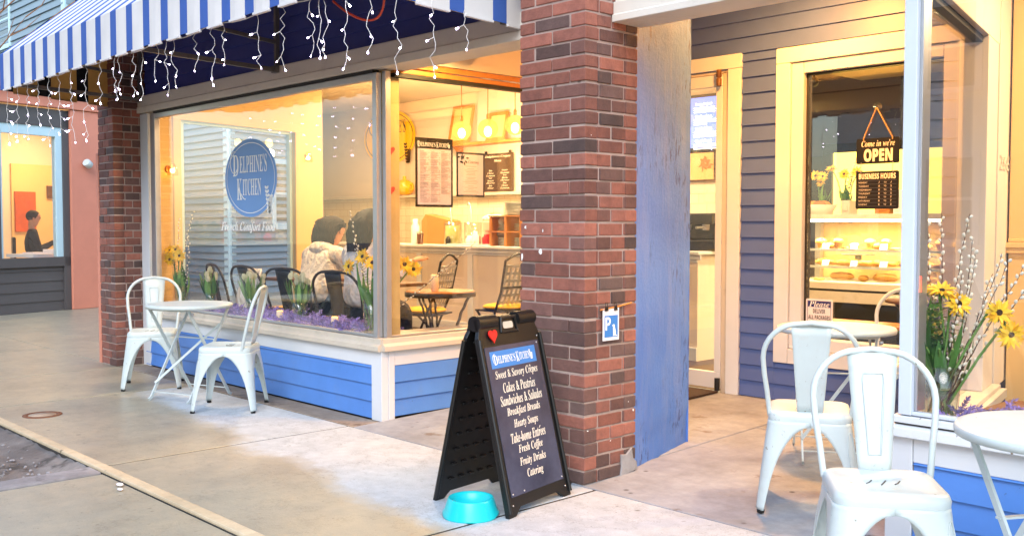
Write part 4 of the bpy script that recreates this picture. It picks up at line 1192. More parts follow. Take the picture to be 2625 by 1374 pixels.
b = B(); b.box(-6.6 + 2.05, -1.95, .62, -6.6 + 2.19, -1.75, .78); b.build('tail_light', emit('red tail light', (255, 40, 20), 25), t)
b = B(); b.box(-6.6 - 2.16, -1.95, .55, -6.6 - 2.06, -1.75, .68); b.build('headlight', emit('head light', (255, 240, 200), 14), t)

# bare street tree in the pit, its twigs reaching into the picture at the upper left
t = thing('bare_tree', 'bare branched young street tree in the tree pit, its twigs crossing the awning end', 'tree', (-7.0, 1.45, 0))
r = random.Random(8)
b = B(); b.tube([(-7.0, 1.45, -.05), (-6.98, 1.46, .6), (-7.03, 1.44, 1.4), (-6.97, 1.47, 2.3), (-7.0, 1.5, 3.4)], [.075, .06, .052, .045, .03], 10)
b.build('trunk', M['twig'], t)
b = B()
for k in range(14):
    z0 = 1.5 + k * .13; a = r.uniform(.7, 2.6) if k % 2 else r.uniform(0, 6.28); p = Vector((-7.0, 1.47, z0)); d = Vector((math.cos(a), math.sin(a), .55)).normalized(); pts = [p]
    for q in range(7):
        d = (d + Vector((r.uniform(-.3, .3), r.uniform(-.3, .3), r.uniform(-.05, .25)))).normalized(); p = p + d * .16; pts.append(p)
        if q > 1:
            e = (d + Vector((r.uniform(-.9, .9), r.uniform(-.9, .9), r.uniform(-.2, .6)))).normalized()
            b.tube([p, p + e * .12, p + (e + Vector((r.uniform(-.4, .4), r.uniform(-.4, .4), .2))) * .22], [.004, .003, .0012], 5)
    b.tube(pts, [.018, .014, .011, .008, .006, .005, .003, .0015], 6)
b.build('crown', paint('reddish bare twigs', (150, 112, 84), .8, .2, 20), t)
# ------------------------------------------------------------------ decals and posters on the glass
U, V = Vector((1, 0, 0)), Vector((0, 0, 1))
t = thing('window_decal', 'blue oval shop emblem sticker on the big left window', 'sticker', (-7.06, 3.862, 1.65))
b = B(); ellipse(b, (-7.06, 3.8655, 1.65), U, V, 0.405, 0.302); b.build('disc', paint('blue vinyl', (112, 156, 214), 0.5, 0.06, 2, 0), t)
b = B(); O = Vector((-7.06, 3.8645, 1.65))
ellipse_ring(b, O, U, V, 0.375, 0.274, 0.006); logo(b, O + Vector((0.0, 0, 0.02)), U, V, 0.62, 0.36); b.build('lettering', M['print_white'], t)
b = B(); b.text(ital('French Comfort Food'), 0.86, 0.088, (-7.11, 3.865, 1.268), U, V, shear=0.1)
tag(b.build('window_lettering', M['print_white']), 'white italic words French Comfort Food on the glass below the oval emblem', 'lettering')
# posters inside the return glass
UY = Vector((0, 1, 0)); NX = Vector((1, 0, 0)); XG = XC - 0.036
def poster(name, y0, y1, z0, z1, label, cat, frame, sheet, fw):
    t = thing(name, label, cat, (XG, (y0 + y1) / 2, z0))
    b = B(); b.box(XG - 0.008, y0, z0, XG - 0.004, y1, z1); b.build('frame', frame, t)
    b = B(); b.box(XG - 0.004, y0 + fw, z0 + fw, XG - 0.003, y1 - fw, z1 - fw); b.build('sheet', sheet, t)
    return t
poster_paper = paint('pinkish poster paper', (232, 214, 220), 0.6, 0.02, 3, 0)  # even pinkish white paper tone
t = poster('menu_poster', 4.169, 4.495, 1.41, 1.879, 'tall menu poster with a black header in the return window', 'poster', M['black_plastic'], poster_paper, 0.017)
b = B(); b.box(XG - 0.0028, 4.186, 1.805, XG - 0.0022, 4.478, 1.862); b.build('header', M['print_black'], t)
b = B(); logo(b, (XG - 0.002, 4.332, 1.834), UY, V, 0.29, 0.036, True); b.build('header_lettering', M['print_white'], t)
b = B(); r = random.Random(9)
for c in range(3):
    z = 1.79
    heads = ('Breakfast', 'Crepes', 'Salads', 'Quiche', 'Soups', 'Lunch', 'Drinks')
    q = 0
    y0 = 4.205 + c * 0.092
    while z > (1.50 if c == 2 else 1.44):
        if q % 7 == 0:
            b.text(serif(heads[(q // 7 + c * 2) % 7]), 0.034, 0.007, (XG - 0.002, y0, z), UY, V, align='L'); z -= 0.010
        else:
            w = r.uniform(0.05, 0.08)
            b.box(XG - 0.0024, y0, z - 0.001, XG - 0.002, y0 + w, z + 0.001)
            if r.random() < .5: b.box(XG - 0.0024, y0 + 0.074, z - 0.001, XG - 0.002, y0 + 0.083, z + 0.001)
            z -= r.choice((0.006, 0.006, 0.008))
        q += 1
b.build('print', M['print_grey'], t)
t = poster('catering_poster', 4.53, 4.79, 1.485, 1.797, 'smaller catering poster with a black frame and flower corner in the return window', 'poster', M['black_plastic'], poster_paper, 0.014)
b = B(); b.text(script('Catering'), 0.10, 0.026, (XG - 0.002, 4.685, 1.728), UY, V)
z = 1.70
for q in range(17):
    w = r.uniform(.05, .15)
    b.box(XG - 0.0024, 4.66 - w / 2, z - 0.001, XG - 0.002, 4.66 + w / 2, z + 0.001); z -= 0.0105 if q % 5 else 0.018
b.build('print', M['print_grey'], t)
b = B()
for q in range(12):
    a = r.uniform(0, 6.28); p = Vector((XG - 0.002, 4.575 + r.uniform(-.02, .045), 1.755 + r.uniform(-.03, .015)))
    b.leaf(p, (0, math.cos(a), math.sin(a)), (1, 0, 0), 0.028, 0.013, 0, 3)
b.build('flower_print', M['print_black'], t)
# hearts on the post
for k, (z, lb) in enumerate(((1.78, 'upper red paper heart on the yellowed corner post'), (1.52, 'lower red paper heart on the yellowed corner post'))):
    b = B(); b.prism([(0.03 * 16 / 17 * math.sin(a) ** 3, 0.03 * (13 * math.cos(a) - 5 * math.cos(2 * a) - 2 * math.cos(3 * a) - math.cos(4 * a)) / 17) for a in [2 * PI * i / 24 for i in range(24)]], (-5.367, 3.965, z), (0, 1, 0), V, (1, 0, 0), 0.003)
    tag(b.build('paper_heart', M['red']), lb, 'paper heart', 'red paper hearts in the shop window')

# ------------------------------------------------------------------ flowers and candles
def candle(x, y, z, label, h=0.085, r_=0.026, group='small candles in frosted glasses'):
    t = thing('candle', label, 'candle', (x, y, z), group=group)
    b = B(); b.lathe([(r_ * .9, 0), (r_, 0.004), (r_, h), (r_ - .003, h), (r_ - .003, h * .25), (0, h * .25)], (x, y, z), 18); b.build('holder', M['wax'], t)
    b = B(); b.lathe([(0.001, 0), (0.009, 0.012), (0.006, 0.025), (0.0005, 0.042)], (x, y, z + h * .26), 10)
    b.build('flame', M['flame'], t)
    L = bpy.data.lights.new('flame', 'POINT'); L.energy = 0.25; L.color = (1, .6, .15); L.shadow_soft_size = .02
    o = bpy.data.objects.new('flame_light', L); scene.collection.objects.link(o); o.parent = t; o.location = (0, 0, h * .9)
def vase_glass(t, x, y, z, r0, r1, h, water=0.5):
    b = B(); b.lathe([(r0, 0), (r0 * 1.02, 0.01), (r0 + (r1 - r0) * .45, h * .5), (r1, h), (r1 - .004, h), (r0 + (r1 - r0) * .45 - .004, h * .5), (r0 - .006, .018), (0, .016)], (x, y, z), 24); b.build('vase', M['clear'], t)
def leaf_col(b, r): b.pc = (r.random(), r.random(), 0, 1)
def stems_to(b, x, y, z, tips, r0, rad=0.004):
    for i, p in enumerate(tips):
        a = i * 2.4; q = Vector((x + r0 * .7 * math.cos(a), y + r0 * .7 * math.sin(a), z + .02)); p = Vector(p)
        m = Vector((x, y, z + .12)) + (q - Vector((x, y, z))) * -.2; m.z = z + (p.z - z) * .45
        b.tube([q, q.lerp(m, .5), m, m.lerp(p, .5) + Vector((0, 0, .01)), p], rad, 6)
def tulips(x, y, z, label, seed, n=9, h=0.26, r0=0.045):
    t = thing('tulip_vase', label, 'flowers', (x, y, z), group='vases of tulips on the window ledge')
    r = random.Random(seed); vase_glass(t, x, y, z, r0 * .85, r0 * 1.15, h * .55)
    tips = [Vector((x + r.uniform(-.09, .09), y + r.uniform(-.06, .06), z + h * r.uniform(.85, 1.15))) for _ in range(n)]
    b = B(); stems_to(b, x, y, z, tips, r0); b.build('stems', M['stem'], t)
    b = B()
    for q in range(n * 2 + 4):
        leaf_col(b, r); a = r.uniform(0, 6.28)
        b.leaf((x + r0 * .6 * math.cos(a), y + r0 * .6 * math.sin(a), z + h * .35), (math.cos(a) * .55, math.sin(a) * .55, 1), (math.cos(a), math.sin(a), .2), h * r.uniform(.5, .85), .034, r.uniform(.05, .4), 5)
    b.build('leaves', M['leaf'], t)
    for p in tips:
        b = B(); leaf_col(b, r)
        d = Vector((r.uniform(-.3, .3), r.uniform(-.3, .3), 1)).normalized(); u_, w_ = perp(d)
        for k in range(6):
            a = k * PI / 3 + (k % 2) * .2; e = u_ * math.cos(a) + w_ * math.sin(a)
            b.leaf(p + e * .006, (d + e * .28), e, .052, .030, .22, 4, .3)
        b.build('flower', M['tulip'], t)
def sunflower(t, p, d, r, R_=0.055):
    p, d = Vector(p), Vector(d).normalized(); u_, w_ = perp(d)
    r_k = r.uniform(.75, 1.05)
    b = B()
    for k in range(44):
        b.pc = (r.random(), r.random(), 0, 1); a = k * 2.4; e = u_ * math.cos(a) + w_ * math.sin(a)
        L = R_ * r.uniform(.7, 1.15)
        b.leaf(p + e * R_ * .26 + d * R_ * .06 * (k % 3), e + d * r.uniform(-.1, .75), d, L, R_ * .32, r.uniform(-.2, .6), 3)
    f = b.build('flower', M['petal'], t)
    b = B(); rings = []
    for rr_, z in ((.36, -.1), (.35, .1), (.24, .2), (.02, .16)):
        rings.append([p + (u_ * math.cos(a) + w_ * math.sin(a)) * R_ * rr_ * r_k + d * R_ * z for a in [2 * PI * i / 16 for i in range(16)]])
    b.loft(rings); b.build('centre', M['seed'], f)
    b = B()
    for k in range(12):
        leaf_col(b, r); a = k * .55; e = u_ * math.cos(a) + w_ * math.sin(a)
        b.leaf(p - d * R_ * .12 + e * R_ * .2, e * 1 - d * .1, d, R_ * .75, R_ * .3, .3, 3)
    b.build('sepals', M['leaf'], f)
def willow(b1, b2, base, tip, r, sag=0.04, dens=0.02, cs=0.0085):
    base, tip = Vector(base), Vector(tip); n = 14; pts = []
    ax = perp(tip - base)[0]
    for i in range(n + 1):
        s_ = i / n; pts.append(base.lerp(tip, s_) + ax * sag * math.sin(s_ * PI) + Vector((r.uniform(-1, 1), r.uniform(-1, 1), r.uniform(-1, 1))) * .004)
    b1.tube(pts, [.0032 - .002 * i / n for i in range(n + 1)], 5)
    L = (tip - base).length; s_ = .25
    k = 0
    while s_ < 1:
        i = min(n - 1, int(s_ * n)); p = pts[i].lerp(pts[i + 1], s_ * n - i); d = (pts[i + 1] - pts[i]).normalized(); u_, w_ = perp(d)
        a = k * 2.2; e = u_ * math.cos(a) + w_ * math.sin(a)
        q = (d + e * .5).to_track_quat('Z', 'Y').to_matrix()
        b2.ball(p + e * cs * .8 + d * cs * .6, cs * r.uniform(.8, 1.15), 7, 5, (.8, .8, 1.15), q); s_ += dens / L * r.uniform(.7, 1.3); k += 1
def big_bouquet(x, y, z, label, seed, suns, twigs, rv=0.06, h=0.21, eu=3, leaves=16, LS=0.30, dens=.02, R_=.047):
    t = thing('sunflower_vase', label, 'flowers', (x, y, z), group='vases of sunflowers and willow in the windows')
    r = random.Random(seed); vase_glass(t, x, y, z, rv * .95, rv * 1.15, h)
    b = B()
    for p, d in suns:
        p = Vector(p); d = Vector(d).normalized()
        q = Vector((x + r.uniform(-.5, .5) * rv, y + r.uniform(-.5, .5) * rv, z + .02)); m = q.lerp(p, .55) + Vector((0, 0, .06))
        b.tube([q, q.lerp(m, .5), m, p - d * .06 + Vector((0, 0, .025)), p - d * .01], .0055, 7)
    for k in range(10): 
        a = k * .63; b.tube([(x + rv * .7 * math.cos(a), y + rv * .7 * math.sin(a), z + .02), (x - rv * .3 * math.cos(a), y - rv * .3 * math.sin(a), z + h), (x - rv * 1.2 * math.cos(a), y - rv * 1.2 * math.sin(a), z + h * 1.35)], .005, 6)
    b.build('stems', M['stem'], t)
    for p, d in suns: sunflower(t, p, d, r, R_)
    b = B()
    for q in range(leaves):
        leaf_col(b, r); a = r.uniform(0, 6.28); ln = r.uniform(.2, .9)
        b.leaf((x + rv * .4 * math.cos(a), y + rv * .4 * math.sin(a), z + h * r.uniform(.3, .9)), (math.cos(a) * ln, math.sin(a) * ln, 1), (math.cos(a), math.sin(a), .1), LS * r.uniform(.55, 1), .036, r.uniform(.0, .5), 6)
    for k in range(eu):
        a = r.uniform(0, 6.28); base = Vector((x, y, z + h)); d = Vector((math.cos(a) * .3, math.sin(a) * .3, 1)).normalized()
        for q in range(13):
            p = base + d * (.02 + q * .019)
            u_, w_ = perp(d); e = u_ * math.cos(q * 1.57) + w_ * math.sin(q * 1.57)
            for sg in (-1, 1):
                b.pc = (r.uniform(0, .2), r.uniform(.2, .6), 0, 1); b.leaf(p, e * sg + d * .3, d, .034, .024, .05, 3)
    b.build('leaves', M['leaf'], t)
    b1, b2 = B(), B()
    b2.smooth = True
    for tip in twigs: willow(b1, b2, (x + r.uniform(-.5, .5) * rv, y + r.uniform(-.5, .5) * rv, z + .03), tip, r, r.uniform(-.04, .04), dens)
    w = b1.build('willow_twigs', M['twig'], t); b2.build('catkins', M['catkin'], w)
    return t
LZ = 0.536
tulips(-8.21, 4.10, LZ, 'leftmost vase of tulips, behind the white table', 1, 9, .30)
tulips(-7.49, 4.10, LZ, 'middle vase of tulips on the lavender ledge', 2, 11, .30)
tulips(-6.74, 4.10, LZ, 'tulips in a tall vase beside the lit candle', 3, 12, 0.30, 0.055)
candle(-6.90, 4.02, LZ, 'lit candle beside the rightmost tulip vase on the ledge')
candle(-6.18, 4.05, LZ, 'candle on the lavender between the tulips and the corner bouquet')
big_bouquet(-8.72, 4.07, LZ, 'sunflower bouquet at the far left end of the window ledge', 11,
            [((-8.80, 4.0, .97), (.5, -.9, .1)), ((-8.60, 4.0, 1.01), (.6, -.8, .1)), ((-8.74, 4.03, 1.06), (.3, -.8, .6)), ((-8.90, 4.05, 1.05), (.3, -.7, .7))],
            [(-8.85, 4.12, 1.35), (-8.72, 4.2, 1.42), (-8.62, 4.1, 1.2)], 0.055, 0.20, 2, 14, 0.28, .03)
big_bouquet(-5.74, 4.07, LZ, 'sunflower and willow bouquet in the corner of the left bay', 12,
            [((-5.75, 4.0, 1.07), (.2, -.9, .4)), ((-5.87, 3.97, 1.0), (-.1, -1, .1)), ((-5.50, 4.17, 1.02), (.9, -.2, .1)), ((-5.49, 4.24, .985), (.9, -.5, .1)), ((-5.66, 4.02, 1.03), (.3, -.8, .5))],
            [(-5.80, 4.15, 1.50), (-5.70, 4.2, 1.52), (-6.2, 4.2, 1.38), (-6.0, 4.1, 1.2), (-5.42, 4.75, 1.16), (-5.62, 4.05, 1.3), (-5.68, 4.1, 1.4)], 0.06, 0.24, 2, 18, 0.33, .03)
# lavender strewn along the ledge
def lavender(x0, x1, y0, y1, z, n, label, seed):
    r = random.Random(seed); b = B()
    for k in range(n):
        b.pc = (r.random(), r.random(), 0, 1)
        p = Vector((r.uniform(x0, x1), r.uniform(y0, y1), z + r.uniform(.004, .03))); a = r.uniform(0, 6.28); d = Vector((math.cos(a), math.sin(a) * .8, r.uniform(.0, .55))).normalized()
        for q in range(7):
            c = p + d * q * .016; u_, w_ = perp(d)
            for s_ in range(3):
                aa = s_ * 2.1 + q; e = u_ * math.cos(aa) + w_ * math.sin(aa)
                b.leaf(c, d * .8 + e * .7, e, .022, .010, .1, 2)
    return stuff(b.build('lavender', M['lavender']), label, 'lavender')
lavender(-8.5, -5.75, 3.92, 4.24, LZ, 520, 'dried lavender strewn along the ledge of the big left window', 31)
lavender(-1.75, -1.28, 3.95, 4.35, .503, 46, 'few dried lavender sprigs on the right window ledge', 32)
big_bouquet(-1.755, 4.05, .503, 'large sunflower and pussy willow bouquet in the right bay window', 13,
            [((-1.83, 4.02, 1.02), (-.1, -.3, .93)), ((-1.735, 4.0, 1.03), (.3, -.35, .88)), ((-1.68, 4.03, .98), (.8, -.55, .25)), ((-1.525, 4.03, .955), (.7, -.6, .15)), ((-1.475, 4.02, .875), (.6, -.7, -.25))],
            [(-1.88, 4.06, 1.36), (-1.84, 4.08, 1.36), (-1.77, 4.06, 1.34), (-1.665, 4.08, 1.34), (-1.64, 4.05, 1.24), (-1.63, 4.06, 1.19), (-1.535, 4.08, 1.18), (-1.50, 4.06, 1.165), (-1.455, 4.08, 1.13), (-1.42, 4.06, 1.08), (-1.58, 4.1, 1.1), (-1.66, 4.0, 1.1)], 0.07, 0.22, 4, 26, 0.31, .022, .043)
b = B(); b.box(-1.50, 4.95, 0.50, -0.7, 5.5, 0.58)
t = thing('display_bench', 'brown wooden bench behind the lavender in the right bay', 'bench', (-1.1, 5.2, FZ)); b.build('seat', M['brown_wood'], t, bevel=.006)
for sx, sy in ((-1.48, 4.98), (-.78, 4.98), (-1.48, 5.42), (-.78, 5.42)):
    b = B(); b.box(sx, sy, FZ, sx + .06, sy + .06, .499); b.build('leg', M['brown_wood'], t)
# wall lamps at the left window
def sconce(p, label):
    t = thing('wall_lamp', label, 'wall lamp', p, group='small brass lamps beside the left window')
    p = Vector(p)
    b = B(); b.tube([p - LN * .06, p - LN * .02 + Vector((0, 0, .01)), p], .008, 8); b.lathe([(.035, .0), (.03, .012)], p - LN * .065, 12, LN); b.build('arm', M['orange_wood'], t)
    b = B(); b.lathe([(.02, .05), (.045, .0), (.05, -.06)], p, 14); b.build('shade', glass('amber shade', .1, (1, .8, .45, 1)), t)
    b = B(); b.ball(p - Vector((0, 0, .015)), .022, 10, 8); b.build('bulb', M['bulb_warm'], t)
sconce(lp(1.98, .07, 2.02), 'brass wall lamp at the right of the left side window')
sconce(lp(.13, .07, 1.80), 'brass wall lamp at the left of the left side window')
# ------------------------------------------------------------------ serving counter and back wall
YC, ZC = 7.30, 1.05
t = thing('serving_counter', 'long white panelled serving counter in the left room', 'counter', (-8.3, YC, FZ))
b = B(); b.box(-12.2, YC - .05, ZC - .03, -5.3, YC + .62, ZC); b.box(-12.2, YC - .02, ZC - .075, -5.3, YC + .0, ZC - .031); b.build('counter_top', M['white'], t, bevel=.005)
b = B(); b.box(-12.15, YC + .012, FZ, -5.35, YC + .55, ZC - .032); b.build('front_panel', M['wall_in'], t)
b = B()
x = -12.15
while x < -5.4: b.box(x, YC - .004, FZ, x + .085, YC + .011, ZC - .076); x += .92
b.box(-12.15, YC - .003, .95, -5.35, YC + .0115, ZC - .076); b.box(-12.15, YC - .0035, FZ, -5.35, YC + .0112, FZ + .12); b.build('panel_rails', M['white'], t, bevel=.003)
# things on it
def iced_tea(x, y, z, label):
    t = thing('iced_drink', label, 'drink', (x, y, z))
    b = B(); b.lathe([(.033, 0), (.045, .145), (.046, .15), (.042, .15), (.03, .006), (0, .006)], (x, y, z), 20); b.build('cup', M['clear'], t)
    b = B(); b.lathe([(.031, .007), (.0405, .125), (0, .126)], (x, y, z), 20); b.build('tea', paint('dark tea', (92, 30, 12), .15, .1, 8, 0), t)
iced_tea(-9.37, YC + .04, ZC, 'plastic cup of dark iced tea on the counter')
b = B(); b.T = Matrix.Rotation(R(4), 4, 'Y') @ Matrix.Translation((0, 0, 0)); b.T = None
b.prism([(-9.78, 0), (-9.22, 0), (-9.22, .28), (-9.70, .36), (-9.78, .28)], (0, YC + .38, ZC + .001), (1, 0, 0), (0, 0, 1), (0, 1, 0), .16)
tag(b.build('cardboard_box', paint('brown cardboard', (190, 132, 74), .8, .06, 8), bevel=.004), 'brown cardboard box behind the iced tea cup', 'box')
for k, (x, c, lb) in enumerate(((-9.08, (240, 214, 130), 'tall pale jug of lemonade on the counter'), (-8.72, (206, 120, 90), 'tall jug of pink lemonade on the counter'))):
    t = thing('drink_dispenser', lb, 'jug', (x, YC + .3, ZC), group='drink jugs on the counter')
    b = B(); b.lathe([(.10, 0), (.105, .01), (.105, .26), (.10, .26), (.098, .01), (0, .008)], (x, YC + .3, ZC), 20); b.build('jar', M['clear'], t)
    b = B(); b.lathe([(.095, .012), (.095, .10 + .12 * (1 - k)), (0, .10 + .12 * (1 - k))], (x, YC + .3, ZC), 20); b.build('lemonade', paint('lemonade %d' % k, c, .2, .05, 4, 0), t)
    b = B(); b.tube([(x - .02, YC + .3, ZC + .2), (x - .05, YC + .3, ZC + .46), (x - .075, YC + .3, ZC + .49), (x - .10, YC + .3, ZC + .46)], .009, 8); b.build('ladle', M['metal'], t)
for k, (x, w, h, c, lb) in enumerate(((-8.43, .15, .30, (226, 214, 190), 'pale grinder box beside the lemonade jugs'), (-8.24, .22, .2, (90, 66, 54), 'dark coffee machine behind the cloths'))):
    b = B(); b.box(x, YC + .2, ZC, x + w, YC + .42, ZC + h); b.box(x + .02, YC + .18, ZC + h * .55, x + w - .02, YC + .199, ZC + h * .9); b.lathe([(w * .3, 0), (w * .38, .07)], (x + w / 2, YC + .31, ZC + h), 14)
    tag(b.build('coffee_grinder', paint('grinder %d' % k, c, .4, .1, 6), bevel=.008), lb, 'grinder')
r = random.Random(40)
t = thing('plate_rack', 'wooden rack of white plates on the counter by the pillar', 'plate rack', (-7.98, YC + .25, ZC))
b = B()
for x in (-8.22, -7.98, -7.74): b.box(x, YC + .1, ZC, x + .035, YC + .4, ZC + .32)
b.box(-8.24, YC + .1, ZC + .15, -7.69, YC + .4, ZC + .165); b.box(-8.24, YC + .1, ZC + .321, -7.69, YC + .4, ZC + .335); b.build('shelf_frame', M['orange_wood'], t, bevel=.003)
for x, z0, n in ((-8.09, ZC + .001, 6), (-7.84, ZC + .001, 6), (-8.09, ZC + .167, 5), (-7.84, ZC + .167, 5), (-7.98, ZC + .337, 9)):
    for q in range(n):
        b = B(); rr_ = .095 if z0 < ZC + .3 else .13
        b.lathe([(rr_ * .55, 0), (rr_, .010), (rr_, .013), (rr_ * .5, .004), (0, .004)], (x, YC + .25, z0 + q * .0155), 18); tag(b.build('plate', M['white_metal']), 'white plate stacked on the wooden rack of the counter', 'plate', 'plates stacked on the counter rack')
for x, lb in ((-7.55, 'glass cookie jar on the counter beside the plates'), (-7.3, 'glass cookie jar hidden mostly by the brick pillar')):
    t = thing('cookie_jar', lb, 'jar', (x, YC + .2, ZC), group='cookie jars on the counter')
    b = B(); b.lathe([(.09, 0), (.11, .04), (.11, .16), (.08, .21), (.075, .21), (.104, .155), (.104, .045), (0, .01)], (x, YC + .2, ZC), 18); b.build('jar', M['clear'], t)
    b = B(); b.lathe([(.085, .212), (.085, .235), (.02, .25), (.02, .28), (0, .28)], (x, YC + .2, ZC), 18); b.build('lid', M['leaf'], t)
    b = B()
    for q in range(14): b.pc = (r.random(), r.random(), 0, 1); b.ball((x + r.uniform(-.06, .06), YC + .2 + r.uniform(-.06, .06), ZC + .03 + .01 * q), .035, 8, 5, (1, 1, .4))
    b.build('cookies', M['pastry'], t)
b = B(); b.lathe([(.04, 0), (.04, .10), (.036, .10), (.034, .005), (0, .005)], (-7.62, YC + .45, ZC + .34), 16); b.tube([(-7.58, YC + .45, ZC + .36), (-7.545, YC + .45, ZC + .39), (-7.58, YC + .45, ZC + .42)], .007, 6)
t = tag(b.build('mug', M['black_plastic']), 'black mug standing on the shelf above the cookie jar', 'mug')
b = B(); b.box(-8.9, YC + .05, ZC, -8.2, YC + .17, ZC + .018); tag(b.build('tray', M['white_metal'], bevel=.004), 'flat white tray along the front of the counter', 'tray')
# clutter on the counter
for k, (x, h, r_, c, lb) in enumerate(((-9.62, .30, .05, 'print_white', 'tall pale bottle left of the iced tea on the counter'), (-9.52, .12, .035, 'orange_wood', 'small amber pot left of the iced tea on the counter'), (-8.62, .11, .045, 'paper', 'short stack of paper cups beside the pink jug'), (-8.52, .16, .04, 'print_white', 'taller stack of paper cups beside the pink jug'), (-8.33, .13, .05, 'red', 'red tin in front of the coffee machine'), (-9.0, .10, .03, 'black_metal', 'small dark pepper mill by the lemonade'))):
    b = B(); b.lathe([(r_ * .85, 0), (r_, .01), (r_, h * .7), (r_ * .6, h * .82), (r_ * .62, h), (0, h)], (x, YC + .16, ZC), 16)
    tag(b.build('container', M[c]), lb, 'container')
b = B(); b.ball((-8.36, YC + .3, ZC + .30), .12, 12, 8, (1.5, .8, .45)); b.ball((-8.22, YC + .28, ZC + .27), .1, 12, 8, (1.3, .8, .5)); tag(b.build('folded_cloths', M['hoodie']), 'crumpled pale cloths heaped on top of the coffee machine', 'cloth')
# shelves on the back wall
for z, x0, x1, lb in ((2.27, -10.05, -8.3, 'upper wooden shelf with propped pictures on the back wall'), (1.645, -13.6, -6.3, 'long narrow ledge above the tiled dado')):
    b = B(); b.box(x0, YB - .2 if z > 2 else YB - .14, z, x1, YB - .001, z + .035)
    if z > 2:
        for x in (x0 + .2, x1 - .3): b.prism([(0, 0), (-.16, 0), (0, -.16)], (x, YB - .001, z), (0, 1, 0), (0, 0, 1), (1, 0, 0), .03)
    tag(b.build('wall_shelf', M['orange_wood'] if z > 2 else M['cream'], bevel=.004), lb, 'shelf', 'shelves on the back wall')
for x, w, h, lb in ((-9.98, .42, .50, 'larger gilt picture frame leaning on the upper shelf'), (-9.25, .34, .36, 'smaller picture frame leaning on the upper shelf')):
    t = thing('picture_frame', lb, 'picture', (x, YB - .1, 2.31), group='pictures on the upper shelf')
    b = B(); N_ = Vector((0, -.97, .2)); V_ = Vector((.0, .2, .97)); O = Vector((x, YB - .12, 2.306))
    b.par(O, U * w, V_ * .04, N_ * .02); b.par(O + V_ * (h - .04), U * w, V_ * .04, N_ * .02); b.par(O + V_ * .04, U * .04, V_ * (h - .08), N_ * .02); b.par(O + V_ * .04 + U * (w - .04), U * .04, V_ * (h - .08), N_ * .02); b.build('frame', M['orange_wood'], t, bevel=.003)
    b = B(); b.par(O + V_ * .04 + U * .04, U * (w - .08), V_ * (h - .08), N_ * .008); b.build('print', M['wall_ochre'], t)
def glow_globe():
    k = NT('glowing crackle glass globe')
    tr = k.n('ShaderNodeBsdfTransparent'); tr.inputs[0].default_value = (1, .9, .62, 1)
    em = k.n('ShaderNodeEmission'); em.inputs[0].default_value = lin(255, 206, 96); em.inputs[1].default_value = 0.85
    mx = k.n('ShaderNodeMixShader')
    k.l(k.ramp(k.noise(28, 4, .6), [(.35, grey(.25)), (.65, grey(.6))]), mx.inputs[0]); k.l(tr.outputs[0], mx.inputs[1]); k.l(em.outputs[0], mx.inputs[2]); k.l(mx.outputs[0], k.out.inputs[0])
    return k.m
GLOBE = glow_globe()
def pendant(x, y, z, label):
    t = thing('pendant_lamp', label, 'pendant lamp', (x, y, z), group='glass globe pendants over the counter')
    b = B(); b.tube([(x, y, 2.95), (x, y, z + .11)], .006, 6); b.lathe([(.018, .1), (.02, .15), (.008, .17)], (x, y, z), 12); b.build('cord', M['orange_wood'], t)
    b = B(); b.ball((x, y, z), .115, 18, 12, (1, 1, .95)); b.build('globe', GLOBE, t)
    b = B(); b.ball((x, y, z - .03), .045, 12, 8, (1, 1, 1.3)); b.build('bulb', M['bulb_warm'], t)
    L = bpy.data.lights.new('pendant', 'POINT'); L.energy = 16; L.color = WARM; L.shadow_soft_size = .06
    o = bpy.data.objects.new('pendant_light', L); scene.collection.objects.link(o); o.parent = t; o.location = (0, 0, -.16)
pendant(-8.80, 7.5, 2.36, 'leftmost glass globe pendant over the counter')
pendant(-8.35, 7.5, 2.35, 'middle glass globe pendant over the counter')
pendant(-7.91, 7.5, 2.36, 'rightmost glass globe pendant over the counter')
t = thing('wall_plaque', 'yellow oval shop emblem on the back wall of the cafe', 'wall sign', (-11.38, YB, 2.42))
ML = paint('yellow plaque', (255, 208, 20), .6, .03, 2, 0)
b = B(); ellipse(b, (-11.38, YB - .03, 2.49), U, V, .60, .38); b.build('disc', ML, t)
b = B(); ellipse_ring(b, (-11.38, YB - .032, 2.49), U, V, .555, .345, .012); logo(b, (-11.38, YB - .034, 2.51), U, V, .92, .48); b.build('lettering', paint('dark brown lettering', (80, 52, 20), .7, 0, 3, 0), t)
b = B(); c = (-10.95, YB - .09, 1.682)
b.lathe([(.05, 0), (.10, .02), (.135, .08), (.135, .13), (.12, .15), (.125, .16), (.06, .20), (.02, .215), (.028, .24), (.02, .255), (0, .26)], c, 20)
b.tube([(c[0] + .12, c[1], c[2] + .13), (c[0] + .18, c[1], c[2] + .13), (c[0] + .18, c[1], c[2] + .08), (c[0] + .13, c[1], c[2] + .06)], .012, 8)
tag(b.build('tureen', paint('yellow glaze', (240, 176, 30), .2, .08, 8, 0)), 'yellow lidded tureen with a handle on the back ledge', 'tureen')
